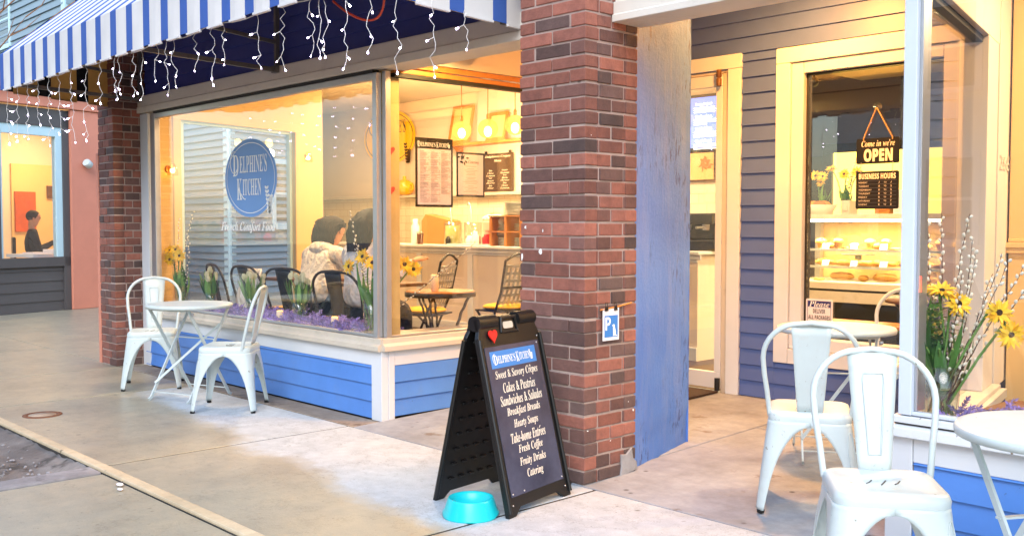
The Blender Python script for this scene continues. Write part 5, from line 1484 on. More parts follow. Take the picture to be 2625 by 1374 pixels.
# hanging brown chalk menu
t = thing('menu_scroll', 'brown hanging crepe menu with chalk lettering on the back wall', 'menu', (-9.15, YB - .03, 1.68))
b = B(); b.box(-9.42, YB - .03, 1.69, -8.86, YB - .024, 2.16); b.build('sheet', paint('brown kraft paper', (66, 44, 22), .8, .1, 5), t)
for x in (-9.36, -8.92):
    b = B(); b.box(x - .015, YB - .036, 2.15, x + .015, YB - .018, 2.19); b.build('clip', M['black_metal'], t)
b = B(); b.text(script('Delphines Crepes'), .46, .035, (-9.14, YB - .031, 2.12), U, V); b.text(script('Menu'), .13, .028, (-9.14, YB - .031, 2.07), U, V)
for c in range(2):
    for q in range(8): b.text(script(('Ham', 'Cheese', 'Lemon', 'Sugar', 'Banana', 'Berry', 'Brie', 'Honey')[(q + c * 3) % 8]), .06 + .1 * ((q * 7 + c) % 3) / 2, .02, (-9.27 + c * .26, YB - .031, 1.95 - q * .031), U, V)
b.build('lettering', M['print_cream'], t)
# ------------------------------------------------------------------ cafe furniture in the left room
def metal_chair(name, label, loc, rz, mat, group, w=0.35, arm=False):
    """stamped sheet steel cafe chair; local front is -y"""
    t = thing(name, label, 'chair', loc, rz, group)
    hw = w / 2
    def bd(b, nm, m=mat, par=None, **k): return b.build(nm, m, par or t, world=False, **k)
    # seat: rounded square pan with a rolled edge
    def rsq(h, rad, z, n=6, dy=0):
        p = []
        for cx_, cy_, a0 in ((h - rad, h - rad, 0), (-h + rad, h - rad, 90), (-h + rad, -h + rad, 180), (h - rad, -h + rad, 270)):
            for i in range(n + 1):
                a = R(a0 + 90 * i / n); p.append(Vector((cx_ + rad * math.cos(a), cy_ + rad * math.sin(a) + dy, z)))
        return p
    b = B()
    b.loft([rsq(hw + .004, .055, .405), rsq(hw + .006, .055, .428), rsq(hw, .055, .444), rsq(hw - .012, .05, .45), rsq(hw - .035, .045, .449), rsq(hw - .05, .04, .4445), rsq(.02, .015, .4415)], True, False)
    b.add(rsq(.02, .015, .4415), [list(range(28))])
    st = bd(b, 'seat')
    b = B()
    for dx in (-.045, 0, .045): b.strip([(dx - .012, -.03 + abs(dx) * .3, .4432), (dx, .0, .4428), (dx + .012, .03, .4432)], .004, .002, (0, 0, 1))
    bd(b, 'drain_slots', M['black_metal'], st)
    # legs: folded quarters with an arched inner edge
    A = .385
    def half(z): return hw + .004 - (0.405 - z) * -.125
    rad = .05
    def along(z, s):                        # point on the rounded corner outline, s metres from the corner line
        h = half(z); q = rad * PI / 4
        if s <= q: a = s / rad; return (h - rad + rad * math.cos(PI / 4 - a), h - rad + rad * math.sin(PI / 4 - a))
        return (h, h - rad - (s - q))
    zs = [.012, .03, .08, .14, .2, .25, .29, .32, .345, .362, .374, .381, A, .395, .407]
    for sx in (-1, 1):
        for sy in (-1, 1):
            b = B(); grid = []
            for z in zs:
                full = half(z) - rad + rad * PI / 4
                s0 = .022 + .030 * (z / A)
                if z >= A: wd = full
                else:
                    e = max(0, (z - .10) / (A - .10)); wd = s0 + (full - s0) * (1 - math.sqrt(max(0, 1 - e ** 2.6)))
                row = []
                for k in range(-6, 7):
                    s = wd * abs(k) / 6; x, y = along(z, s)
                    if k < 0: x, y = y, x
                    row.append(Vector((sx * x, sy * y, z)))
                grid.append(row)
            b.loft(grid, False, False)
            lg = bd(b, 'leg', solid=.0035)
            b = B(); c = []
            for i in range(20):
                a = 2 * PI * i / 20; z = .27 + .10 * math.sin(a); s = .020 * math.cos(a)
                x, y = along(z, abs(s))
                if s < 0: x, y = y, x
                c.append(Vector((sx * (x + .0008), sy * (y + .0008), z)))
            b.tube(c, .0022, 5, True); bd(b, 'rib', mat, lg)
            b = B(); x, y = along(.0, 0); b.lathe([(.015, 0), (.017, .003), (.016, .014)], (sx * (x - .008), sy * (y - .008), 0), 12); bd(b, 'foot', M['rubber'], lg)
    b = B(); b.strip([(-hw + .01, -hw + .01, .385), (hw - .01, hw - .01, .385)], .02, .004, (0, 0, 1)); b.strip([(-hw + .01, hw - .01, .389), (hw - .01, -hw + .01, .389)], .02, .004, (0, 0, 1)); bd(b, 'brace')
    # backrest hoop and splat
    top, lean = (.85, .115)
    wt = hw + .027
    c = []
    for z, x in ((.425, hw - .002), (.46, hw + .003), (.54, hw + .012), (.62, wt - .003), (.69, wt + .002)):
        c.append(Vector((x, hw - .05 + lean * ((z - .42) / .43) ** 1.1, z)))
    ra = .155
    for i in range(9):
        a = R(90 * i / 8); c.append(Vector((wt - ra + ra * math.cos(a) + .002 * (1 - i / 8), hw - .05 + lean * ((.695 + ra * math.sin(a) - .42) / .43) ** 1.1, .695 + ra * math.sin(a))))
    c.append(Vector((0, hw - .05 + lean * 1.03, top + .006)))
    pts = c + [Vector((-p.x, p.y, p.z)) for p in c[:-1]][::-1]
    b = B(); b.tube(pts, .0115, 10); bd(b, 'backrest_hoop')
    b = B(); g = []
    for i in range(9):
        f = i / 8; z = .435 + (.845 - .435) * f; hw2 = .055 + .031 * f; y = hw - .022 + (lean - .03) * f
        g.append([Vector((k / 4 * hw2, y - .012 * (1 - (k / 4) ** 2) + .004, z)) for k in range(-4, 5)])
    b.loft(g, False, False); sp_ = bd(b, 'splat', solid=.003)
    b = B()
    cor = [(-.02, .50), (.02, .50), (.036, .755), (.032, .775), (-.032, .775), (-.036, .755)]
    b.tube([Vector((x, hw - .022 + (lean - .03) * ((z - .435) / .41) - .0125 + .003, z)) for x, z in cor], .0025, 5, True); bd(b, 'panel_bead', mat, sp_)
    return t
metal_chair('cafe_chair', 'black steel chair at the left, behind the leftmost tulips', (-8.60, 4.60, FZ), R(170), M['black_metal'], 'black steel chairs at the window', .42)
bc = metal_chair('cafe_chair', 'black steel chair empty, between the leftmost chair and the person in fleece', (-8.05, 4.60, FZ), R(182), M['black_metal'], 'black steel chairs at the window', .44)
dup(bc, (-7.45, 4.60, FZ), R(196), 'black steel chair under the person in cream fleece', 'black steel chairs at the window')
dup(bc, (-6.72, 4.62, FZ), R(194), 'black steel chair under the long haired person in white', 'black steel chairs at the window')
for k, (x, y, lb) in enumerate(((-7.4, 5.3, 'dark square cafe table in front of the two seated people'), (-8.5, 5.3, 'dark square cafe table at the left side window'))):
    t = thing('cafe_table', lb, 'table', (x, y, FZ), group='dark cafe tables of the left room')
    b = B(); b.box(x - .35, y - .3, .74, x + .35, y + .3, .77); b.build('tabletop', M['brown_wood'], t, bevel=.005)
    b = B(); b.lathe([(.22, 0), (.2, .02), (.03, .04), (.03, .67)], (x, y, FZ), 16); b.build('pedestal', M['black_metal'], t)
# seated people, backs to the window
def seated(label, p, fdir, top, hairlen, lean, hip_z=.52, sw=.19, hood=False, reach=None, trousers=None):
    p = Vector(p); f = Vector(fdir).normalized(); s = f.cross(Vector((0, 0, 1))).normalized(); Zv = Vector((0, 0, 1))
    t = thing('person', label, 'person', (p.x, p.y, FZ))
    hp = Vector((p.x, p.y, hip_z)); up = (Zv + f * lean).normalized()
    ch = hp + up * .36; nk = hp + up * .54; sl = hp + up * .47
    el_l = sl - s * .24 + f * .12 - Zv * .20; wl = sl - s * .10 + f * .34 - Zv * .16
    er = sl + s * .25 + f * .10 - Zv * .20; wr = reach and Vector(reach) or (sl + s * .08 + f * .34 - Zv * .16)
    J = {'pel': (hp, (.19, .15)), 'w': (hp + up * .2, (.165, .125)), 'ch': (ch, (sw, .14)), 'nb': (sl + up * .02, (.11, .09)), 'nk': (nk, (.055, .055)),
         'sl': (sl - s * (sw - .01), (.078, .078)), 'el': (el_l, (.058, .058)), 'wl': (wl, (.042, .042)),
         'sr': (sl + s * (sw - .01), (.078, .078)), 'er': (er, (.058, .058)), 'wr': (wr, (.042, .042))}
    skin_body('body', J, [('pel', 'w'), ('w', 'ch'), ('ch', 'nb'), ('nb', 'nk'), ('nb', 'sl'), ('sl', 'el'), ('el', 'wl'), ('nb', 'sr'), ('sr', 'er'), ('er', 'wr')], top, t)
    J2 = {'p': (hp - Zv * .02, (.185, .15)), 'kl': (hp + f * .42 - s * .13, (.085, .085)), 'al': (hp + f * .40 - s * .13 - Zv * (hip_z - FZ - .09), (.05, .05)), 'tl': (hp + f * .56 - s * .13 - Zv * (hip_z - FZ - .05), (.04, .035)),
          'kr': (hp + f * .42 + s * .13, (.085, .085)), 'ar': (hp + f * .40 + s * .13 - Zv * (hip_z - FZ - .09), (.05, .05)), 'tr': (hp + f * .56 + s * .13 - Zv * (hip_z - FZ - .05), (.04, .035))}
    skin_body('trousers', J2, [('p', 'kl'), ('kl', 'al'), ('al', 'tl'), ('p', 'kr'), ('kr', 'ar'), ('ar', 'tr')], trousers or M['dark_cloth'], t)
    hc = nk + up * .155 + f * .03
    b = B(); c_, f_, s_, u_ = head_mesh(b, hc, f - Zv * (.15 + lean * .5)); b.lathe([(.05, -.03), (.052, .1)], nk, 12, up)
    fingers(b, wl, f * .8 + s * .5 - Zv * .1, Zv, 1); fingers(b, wr, (f * .8 - s * .5 - Zv * .1) if not reach else (f + Zv * .3), Zv, -1)
    b.build('head_and_hands', M['skin'], t); face_bits(t, c_, f_, s_, u_, .105)
    b = B(); rings = []
    for k in range(15):
        q = k / 14; z = .135 - (hairlen + .135) * q
        c = hc + u_ * max(z, -.12) - Zv * max(0, -.12 - z) - f_ * (.012 + .075 * min(1, q * 1.6) * (1 if q > .3 else q / .3))
        dome = math.sqrt(max(0.02, 1 - ((.3 - min(q, .3)) / .3) ** 2))
        wv = .099 * dome * (1.0 if q < .45 else 1.0 + .22 * min(1, (q - .45) * 2) - .55 * max(0, q - .8))
        dv = (.122 if q < .4 else .122 - .055 * min(1, (q - .4) * 2.5)) * dome
        rings.append([c + s_ * math.cos(a) * wv * (1 + .05 * math.sin(5 * a + k * .4)) + f_ * (math.sin(a) * dv - (.03 if q > .3 else 0)) for a in [2 * PI * i / 20 for i in range(20)]])
    b.loft(rings)
    rs = random.Random(int(hairlen * 100))
    for q in range(34):
        i0 = rs.randrange(2, 5); j = q % 20; pts = []
        for k in range(i0, 15): pts.append(rings[k][j] + (rings[k][j] - c) * 0 + s_ * rs.uniform(-.006, .006) + f_ * rs.uniform(-.006, .006) - u_ * .012 * (k == 14) * rs.random())
        b.tube(pts, [.007 - .0003 * k for k in range(len(pts))], 5)
    b.build('hair', M['hair'], t)
    if hood:
        b = B(); b.ball(nk - f * .055 - up * .02, .13, 16, 10, (1.05, .8, .62)); b.build('hood', top, t)
    return t
seated('person in a cream fleece hoodie leaning forward, dark hair, back to the window', (-7.47, 4.62, FZ), (-.28, 1, 0), M['hoodie'], .15, .52, .61, .205, True)
seated('person with long dark hair in a white top, back to the window', (-6.72, 4.64, FZ), (-.25, 1, 0), M['white_top'], .25, .16, .60, .195, False, (-6.36, 4.92, 1.0))
for x, z, lb in ((-7.28, .0, 'pale coat hanging over the back of the chair beside the tulips'),):
    b = B(); g = []
    for i in range(13):
        f = i / 12; g.append([Vector((-8.0 + (k / 8 - .5) * (.34 + .16 * f) + .02 * math.sin(k * 1.7 + i * .4), 4.40 - .03 * math.sin(f * 3) + .025 * math.sin(k * 2.1 + f * 3), .90 - .42 * f)) for k in range(9)])
    b.loft(g, False, False)
    tag(b.build('coat', M['hoodie'], solid=.02), lb, 'coat')
# bistro table with twisted legs and its folding chair
tx, ty, tz = -6.13, 5.0, .755
t = thing('bistro_table', 'round bistro table with black twisted iron legs in the left bay', 'table', (tx, ty, FZ))
b = B(); b.lathe([(0, -.001), (.265, -.001), (.272, .004), (.268, .014), (0, .014)], (tx, ty, tz), 36); b.build('tabletop', M['orange_wood'], t)
b = B(); b.lathe([(.262, -.028), (.28, -.028), (.28, .008), (.273, .008)], (tx, ty, tz), 36); b.build('rim', M['black_metal'], t)
for k in range(3):
    a = R(40 + 120 * k); b = B()
    for sgn in (-1, 1):
        pts = []
        for i in range(41):
            f = i / 40; z = FZ + f * (tz - .03 - FZ); rr_ = .16 - .05 * math.sin(f * PI) + .07 * f ** 3; w = 7 * 2 * PI * f
            c = Vector((tx + math.cos(a) * rr_, ty + math.sin(a) * rr_, z)) + Vector((-math.sin(a), math.cos(a), 0)) * .02 * sgn
            pts.append(c + Vector((math.cos(w), math.sin(w), 0)) * .003)
        b.tube(pts, .009, 6)
    b.build('leg', M['black_metal'], t)
b = B(); b.tube([(tx + .12 * math.cos(2 * PI * i / 24), ty + .12 * math.sin(2 * PI * i / 24), .24) for i in range(24)], .009, 6, True); b.build('ring', M['black_metal'], t)
candle(-6.10, 4.92, tz + .015, 'tall lit candle on the round bistro table', .13, .03)
def woven_chair(label, x, y, rz, cushion=True):
    t = thing('folding_chair', label, 'chair', (x, y, FZ), rz, 'folding bistro chairs with yellow cushions')
    def bd(b, nm, m, par=None, **k): return b.build(nm, m, par or t, world=False, **k)
    for sx in (-.19, .19):
        b = B(); b.tube([(sx, -.20, 0), (sx, .02, .30), (sx, .16, .62), (sx, .22, .90)], .011, 8); bd(b, 'back_leg', M['black_metal'])
        b = B(); b.tube([(sx * .9, .24, 0), (sx * .9, .0, .26), (sx * .9, -.19, .44)], .011, 8); bd(b, 'front_leg', M['black_metal'])
    b = B(); b.tube([(-.19 + .38 * i / 12, .22 + .0, .90 + .06 * math.sin(PI * i / 12)) for i in range(13)], .011, 8); b.tube([(-.19, .17, .66), (.19, .17, .66)], .008, 6); bd(b, 'top_rail', M['black_metal'])
    b = B()
    for i in range(7):
        xx = -.165 + .055 * i; b.strip([(xx, .10, .50), (xx, .17, .66), (xx, .215, .86)], .026, .003, (0, -1, .3))
    for i in range(6):
        f = i / 5; b.strip([(-.18, .105 + .11 * f, .52 + .33 * f), (.18, .105 + .11 * f, .52 + .33 * f)], .026, .003, (0, -1, .3))
    bd(b, 'woven_back', M['metal'])
    b = B(); b.box(-.19, -.19, .435, .19, .17, .45); bd(b, 'seat', M['black_metal'])
    if cushion:
        b = B(); b.ball((0, -.01, .475), .2, 20, 10, (1, .95, .16)); bd(b, 'cushion', M['yellow'])
woven_chair('folding chair with woven back and yellow cushion behind the bistro table', -6.88, 5.45, R(-62))
woven_chair('folding chair with a fat yellow cushion seen just left of the brick pillar', -6.68, 6.2, R(-90))
# ------------------------------------------------------------------ right room: pastry case and what stands on it
DX0, DX1, DY = -5.35, -2.2, 8.65
t = thing('pastry_case', 'long lit glass pastry case seen through the entry window', 'display case', (-3.9, DY, FZ))
b = B(); b.box(DX0, DY, FZ, DX1, DY + .8, .56); b.build('base', M['black_plastic'], t)
b = B(); b.box(DX0, DY - .02, .56, DX1, DY + .8, .75); b.build('deck_panel', M['cream'], t, bevel=.006)
b = B(); b.box(DX0, DY - .005, .665, DX1, DY - .021, .685); b.build('trim_line', M['black_plastic'], t)
b = B(); b.box(DX0, DY - .01, 1.345, DX1, DY + .8, 1.375); b.box(DX0, DY - .03, 1.335, DX1, DY - .012, 1.385); b.build('top', M['cream'], t, bevel=.004)
b = B(); b.box(DX0 + .05, DY + .02, 1.315, DX1 - .05, DY + .06, 1.344); b.build('light_strip', emit('case light', (255, 232, 170), 16), t)
b = B(); b.box(DX0, DY, .752, DX1, DY + .008, 1.344); b.build('front_glass', M['glass'], t)
for z, nm in ((1.045, 'upper'), (.885, 'lower')):
    b = B(); b.box(DX0 + .04, DY + .05, z, DX1 - .04, DY + .62, z + .008); so = b.build('shelf', M['glass'], t)
    b = B(); b.box(DX0 + .04, DY + .035, z - .008, DX1 - .04, DY + .049, z + .014); b.build('front_rail', M['white_metal'], so)
b = B(); b.box(DX0, DY + .76, .752, DX1, DY + .79, 1.344); b.build('back_panel', M['wall_ochre'], t)
for x in (DX0, -4.42, -3.45, DX1 - .05):
    b = B(); b.box(x, DY + .66, .752, x + .06, DY + .72, 1.344); b.build('upright', M['metal'], t)
LA = bpy.data.lights.new('case lamp', 'AREA'); LA.energy = 60; LA.color = (1, .76, .36); LA.shape = 'RECTANGLE'; LA.size = 3; LA.size_y = .05
o = bpy.data.objects.new('case_lamp', LA); scene.collection.objects.link(o); o.parent = t; o.location = (0.1, .12, 1.30 - FZ)
r = random.Random(77)
kinds = {'roll': 'round bread roll', 'croissant': 'croissant', 'muffin': 'seeded muffin', 'cookie': 'flat cookie', 'donut': 'ring pastry', 'loaf': 'long loaf'}
def pastry(kind, x, y, z, label, g):
    b = B()
    def c(): b.pc = (r.random(), r.random(), 0, 1)
    c()
    if kind == 'roll': b.ball((x, y, z + .03), .052, 12, 8, (1, .85, .62))
    elif kind == 'croissant':
        pts = [(x + .07 * math.cos(a), y + .045 * math.sin(a), z + .03) for a in [R(-20 + 22 * i) for i in range(11)]]
        b.tube(pts, [.008, .016, .026 , .03, .036, .033, .036, .03, .026, .016, .008], 10)
    elif kind == 'muffin':
        b.lathe([(.03, 0), (.04, .045), (.055, .055), (.05, .085), (.02, .10), (0, .102)], (x, y, z), 14)
        for q in range(10): c(); b.ball((x + r.uniform(-.035, .035), y + r.uniform(-.04, .02), z + .08 + r.uniform(0, .012)), .008, 6, 4)
    elif kind == 'cookie': b.lathe([(.05, 0), (.055, .01), (.04, .02), (0, .022)], (x, y, z), 14)
    elif kind == 'donut': b.tube([(x + .045 * math.cos(2 * PI * i / 18), y + .045 * math.sin(2 * PI * i / 18) * .8, z + .03) for i in range(18)], .026, 8, True)
    else: b.tube([(x - .12, y, z + .035), (x - .09, y, z + .04), (x, y, z + .045), (x + .09, y, z + .04), (x + .12, y, z + .035)], [.012, .032, .038, .032, .012], 10)
    tag(b.build('pastry', M['pastry']), label, 'pastry', g)
for z, ks, row, n in ((1.058, ('muffin', 'roll', 'muffin', 'cookie', 'roll'), 'upper', 26), (.898, ('croissant', 'donut', 'croissant', 'roll', 'donut'), 'middle', 21), (.753, ('cookie', 'loaf', 'roll', 'loaf'), 'bottom', 12)):
    for q in range(n):
        k = ks[q % len(ks)]
        pastry(k, DX0 + .32 + q * (2.5 / n) + r.uniform(-.02, .02), DY + .16 + r.uniform(0, .12), z, '%s on the %s shelf of the lit pastry case' % (kinds[k], row), 'pastries in the lit case')
for z, row in ((1.06, 'upper'), (.90, 'middle')):
    for q in range(9):
        b = B(); x = DX0 + .4 + q * .29; b.par((x, DY + .09, z), (.07, 0, 0), (0, .02, .05), (0, .004, 0)); tag(b.build('price_card', M['paper']), 'small white price card on the %s shelf of the pastry case' % row, 'card', 'price cards in the lit case')
for q in range(4):
    b = B(); x = DX0 + .6 + q * .6; b.lathe([(.12, 0), (.13, .01), (.03, .012), (.03, .09), (.15, .095), (.16, .105), (0, .1)], (x, DY + .42, .899), 20); tag(b.build('cake_stand', M['white_metal']), 'white cake stand at the back of the middle case shelf', 'cake stand', 'cake stands in the lit case')
ZT = 1.386
# flowers, basket and bits on top of the case
big_bouquet(-5.04, DY + .25, ZT - .01, 'small vase of gerberas at the left of the pastry case top', 51, [((-5.09, DY + .2, 1.76), (.1, -.9, .4)), ((-5.0, DY + .18, 1.75), (.1, -.9, .3)), ((-5.04, DY + .22, 1.70), (-.1, -.9, .3))], [], .035, .14, 1, 7, .20, R_=.042)
big_bouquet(-4.80, DY + .25, ZT - .01, 'tall vase of gerberas and eucalyptus behind the hours sign', 52, [((-4.92, DY + .2, 1.82), (0, -.6, .8)), ((-4.79, DY + .2, 1.765), (.1, -.9, .3)), ((-4.66, DY + .2, 1.78), (.3, -.8, .4))], [(-4.72, DY + .3, 1.93)], .035, .16, 2, 7, .22, R_=.042)
t = thing('basket', 'shallow basket of rolls on top of the pastry case', 'basket', (-5.05, DY + .12, ZT))
b = B(); b.lathe([(.16, 0), (.21, .09), (.2, .09), (.15, .01), (0, .01)], (-5.05, DY + .12, ZT), 24); b.build('bowl', M['cream'], t)
b = B()
for q in range(9): b.pc = (r.random(), r.random(), 0, 1); b.ball((-5.05 + r.uniform(-.13, .13), DY + .12 + r.uniform(-.1, .1), ZT + .09), .055, 10, 7, (1.2, .9, .7))
b.build('bread', M['pastry'], t)
for k, (x, w, h, c) in enumerate(((-4.82, .09, .13, 'cream'), (-4.30, .08, .22, 'white'), (-4.48, .14, .12, 'orange_wood'))):
    b = B(); b.box(x, DY + .2, ZT, x + w, DY + .36, ZT + h); b.box(x + .02, DY + .19, ZT + .03, x + w - .02, DY + .199, ZT + h - .04); tag(b.build('tin', M[c], bevel=.006), ('cream square tin under the hours sign', 'tall white tin on the pastry case', 'low wooden box on the pastry case')[k], 'tin')
# opening with a black frame in the dark wall behind, chalkboard beside it
t = thing('kitchen_hatch', 'bright kitchen hatch in a thick black frame behind the pastry case', 'hatch', (-4.6, 10.45, 1.3))
b = B(); b.box(-5.90, 10.40, 2.09, -3.35, 10.49, 2.19); b.box(-5.90, 10.40, 1.15, -5.78, 10.49, 2.089); b.box(-3.49, 10.40, 1.15, -3.35, 10.49, 2.059); b.build('frame', M['black_plastic'], t, bevel=.004)
b = B(); b.box(-5.78, 10.44, 1.15, -3.49, 10.48, 2.09); b.build('lit_opening', emit('lit kitchen beyond', (255, 214, 92), 1.5), t)
t = thing('chalkboard', 'dark chalkboard left of the black framed hatch', 'chalkboard', (-6.18, 10.44, 1.35))
bb2 = B(); bb2.box(-6.43, 10.42, 1.35, -5.92, 10.46, 2.06); bb2.build('board', M['black_plastic'], t)
b = B(); b.text(script('Soup'), .16, .05, (-6.16, 10.415, 1.97), U, V)
for q in range(6): b.text(script(('Tomato', 'Lentil', 'Onion', 'Leek', 'Carrot', 'Bisque')[q]), .22, .04, (-6.16, 10.415, 1.86 - q * .07), U, V)
b.build('lettering', M['print_grey'], t)
# bread shelf with its own light at the right
t = thing('bread_shelf', 'brightly lit bread shelf at the right of the pastry case', 'shelf unit', (-1.8, 9.2, FZ))
b = B(); b.box(-3.35, 9.6, FZ, -1.2, 9.65, 2.05); b.box(-3.38, 9.2, FZ, -3.35, 9.65, 2.05); b.build('carcass', M['cream'], t)
b = B(); b.box(-3.3, 9.55, .6, -1.25, 9.58, 2.0); b.build('light_panel', emit('shelf light', (255, 226, 150), 1.6), t)
for z in (.9, 1.2, 1.5, 1.8):
    b = B(); b.box(-3.35, 9.2, z, -1.2, 9.54, z + .02); b.build('shelf', M['orange_wood'], t)
    for q in range(7): pastry('loaf', -3.15 + q * .29, 9.36, z + .022, 'long loaf on the brightly lit bread shelf', 'loaves on the bread shelf')
# red exit glow box, ceiling camera
b = B(); b.box(-4.02, 9.0, 2.05, -3.78, 9.06, 2.15); b.tube([(-3.9, 9.03, 2.15), (-3.9, 9.03, 2.88)], .01, 6); t = tag(b.build('counter_display', M['black_plastic'], bevel=.005), 'small black box with red glowing digits high above the bread shelf', 'display')
b = B(); b.text('88', .08, .045, (-3.84, 8.995, 2.1), U, V); b.build('digits', emit('red digits', (255, 30, 20), 8), t)
b = B(); b.ball((-4.98, 8.6, 2.63), .05, 12, 8); b.tube([(-4.98, 8.6, 2.65), (-4.96, 8.6, 2.88)], .01, 6); tag(b.build('ceiling_camera', M['black_plastic']), 'small black camera hanging from the shop ceiling behind the entry window', 'camera')
# TV menu, sunflower print and counter seen through the door
t = thing('menu_screen', 'blue lit menu screen on the wall seen through the glass door', 'screen', (-6.1, 8.35, 2.06))
SX0, SX1, SZ0, SZ1 = -6.50, -5.70, 2.06, 2.56
b = B(); b.box(SX0 - .03, YB - .06, SZ0 - .03, SX1 + .03, YB - .005, SZ1 + .03); b.build('casing', M['black_plastic'], t)
b = B(); b.box(SX0, YB - .066, SZ0, SX1, YB - .061, SZ1); b.build('panel', emit('screen blue', (92, 116, 208), .9), t)
b = B()
z = SZ1 - .07
for q, w_ in enumerate(('Soupe du Jour', 'Salades', 'Sandwiches', 'Quiches')):
    b.text(heavy(w_), .20, .034, (SX0 + .36, YB - .068, z), U, V, align='L'); z -= .036
    for k in range(3): b.box(SX0 + .34, YB - .068, z, SX0 + .34 + r.uniform(.15, .4), YB - .0675, z + .007); z -= .022
    z -= .02
b.build('print', emit('screen white', (255, 255, 255), 1.4), t)
t = thing('framed_print', 'framed sunflower drawing below the blue menu screen', 'picture', (-6.2, YB - .03, 1.72))
b = B(); b.box(-6.45, YB - .03, 1.72, -5.92, YB - .005, 2.03); b.build('frame', M['twig'], t)
b = B(); b.box(-6.43, YB - .034, 1.74, -5.94, YB - .031, 2.01); b.build('sheet', M['wall_ochre'], t)
b = B()
for q in range(26):
    a = q * .9; b.leaf((-6.03 + r.uniform(-.05, .05), YB - .036, 1.89 + r.uniform(-.05, .05)), (math.cos(a), 0, math.sin(a)), (0, -1, 0), .06, .02, .0, 3)
b.build('drawing', M['orange_wood'], t)
t = thing('coffee_machine', 'black coffee machine on the counter behind the glass door', 'coffee machine', (-5.5, YC + .3, ZC))
b = B(); b.box(-5.72, YC + .15, ZC + .0, -5.28, YC + .5, ZC + .10); b.box(-5.72, YC + .35, ZC + .10, -5.28, YC + .5, ZC + .24); b.box(-5.72, YC + .12, ZC + .24, -5.28, YC + .5, ZC + .34); b.build('body', M['black_plastic'], t, bevel=.012)
b = B()
for x in (-5.6, -5.4): b.lathe([(.03, -.05), (.035, 0)], (x, YC + .2, ZC + .24), 12); b.tube([(x, YC + .2, ZC + .215), (x, YC + .05, ZC + .21)], .012, 8)
b.build('brew_heads', M['metal'], t)
# dark table with candle, woven chair near the entry window
t = thing('cafe_table', 'dark round cafe table with a candle just inside the entry window', 'table', (-3.05, 7.0, FZ))
b = B(); b.lathe([(0, 0), (.36, 0), (.365, .015), (.36, .03), (0, .03)], (-3.05, 7.0, .74), 36); b.build('tabletop', M['brown_wood'], t)
for k in range(4):
    a = R(45 + 90 * k); b = B(); b.strip([(-3.05 + .3 * math.cos(a), 7.0 + .3 * math.sin(a), .735), (-3.05 - .25 * math.cos(a), 7.0 - .25 * math.sin(a), FZ)], .03, .02, (0, 0, 1)); b.build('leg', M['black_metal'], t)
candle(-2.98, 6.90, .771, 'lit candle on the dark table inside the entry window', .12, .032)
t = thing('rattan_chair', 'woven rattan bistro chair behind the candle inside the entry window', 'chair', (-2.75, 7.55, FZ))
b = B(); c = []
for i in range(17):
    a = PI * i / 16; c.append((-2.75 + .23 * math.cos(a), 7.7, .52 + .42 * math.sin(a) ** .8))
b.tube(c, .016, 8); b.build('back_frame', M['brown_wood'], t)
b = B(); 
for k in range(5):
    f = 1 - k * .13
    b.tube([(-2.75 + (x + 2.75) * f, y, .52 + (z - .52) * f) for x, y, z in c], .012, 6)
b.build('woven_back', M['orange_wood'], t)
b = B(); b.lathe([(0, 0), (.22, 0), (.23, .015), (.22, .03), (0, .03)], (-2.75, 7.5, .49), 24); b.build('seat', M['orange_wood'], t)
for k in range(4):
    a = R(45 + 90 * k); b = B(); b.tube([(-2.75 + .16 * math.cos(a), 7.5 + .16 * math.sin(a), .49), (-2.75 + .21 * math.cos(a), 7.5 + .21 * math.sin(a), FZ)], .013, 8); b.build('leg', M['brown_wood'], t)
b = B(); b.box(-3.7, 6.3, .60, -2.75, 6.55, .625); t = thing('side_bench', 'pale wooden bench under the entry window inside the shop', 'bench', (-3.2, 6.42, FZ)); b.build('seat', M['orange_wood'], t, bevel=.004)
for x in (-3.65, -2.84):
    b = B(); b.box(x, 6.32, FZ, x + .04, 6.53, .599); b.build('leg', M['orange_wood'], t)

# ------------------------------------------------------------------ signs at the entry
# OPEN sign hanging inside the entry window
YO = YD + .032
t = thing('open_sign', 'black OPEN sign with white lettering hanging in the entry window', 'sign', (-3.09, YO, 1.68))
def rrect(x0, x1, z0, z1, r_=.012, n=4):
    p = []
    for cx_, cz_, a0 in ((x1 - r_, z1 - r_, 0), (x0 + r_, z1 - r_, 90), (x0 + r_, z0 + r_, 180), (x1 - r_, z0 + r_, 270)):
        for i in range(n + 1): a = R(a0 + 90 * i / n); p.append((cx_ + r_ * math.cos(a), cz_ + r_ * math.sin(a)))
    return p
b = B(); b.prism(rrect(-3.235, -2.945, 1.682, 1.846), (0, YO, 0), (1, 0, 0), (0, 0, 1), (0, 1, 0), .004); b.build('board', M['black_plastic'], t)
b = B(); b.text(script('Come in we') + "'" + script('re'), .225, .040, (-3.087, YO - .001, 1.812), U, V); b.text(heavy('OPEN'), .195, .082, (-3.085, YO - .001, 1.737), U, V, bold=.03); b.build('lettering', M['print_cream'], t)
b = B(); b.lathe([(.030, 0), (.026, .006), (.012, .01), (.010, .016), (0, .017)], (-3.097, YO + .006, 2.047), 24, (0, -1, 0)); b.build('suction_cup', M['clear'], t)
b = B()
for x in (-3.185, -2.99): b.tube([(-3.097, YO - .008, 2.04), (x, YO - .003, 1.846), (x, YO - .003, 1.832)], .004, 6)
b.build('cord', paint('jute cord', (190, 150, 96), .9, .1, 40), t)
t = thing('hours_sign', 'black business hours board hanging below the OPEN sign', 'sign', (-3.09, YO, 1.39))
b = B(); b.prism(rrect(-3.235, -2.945, 1.392, 1.634), (0, YO, 0), (1, 0, 0), (0, 0, 1), (0, 1, 0), .004); b.build('board', M['black_plastic'], t)
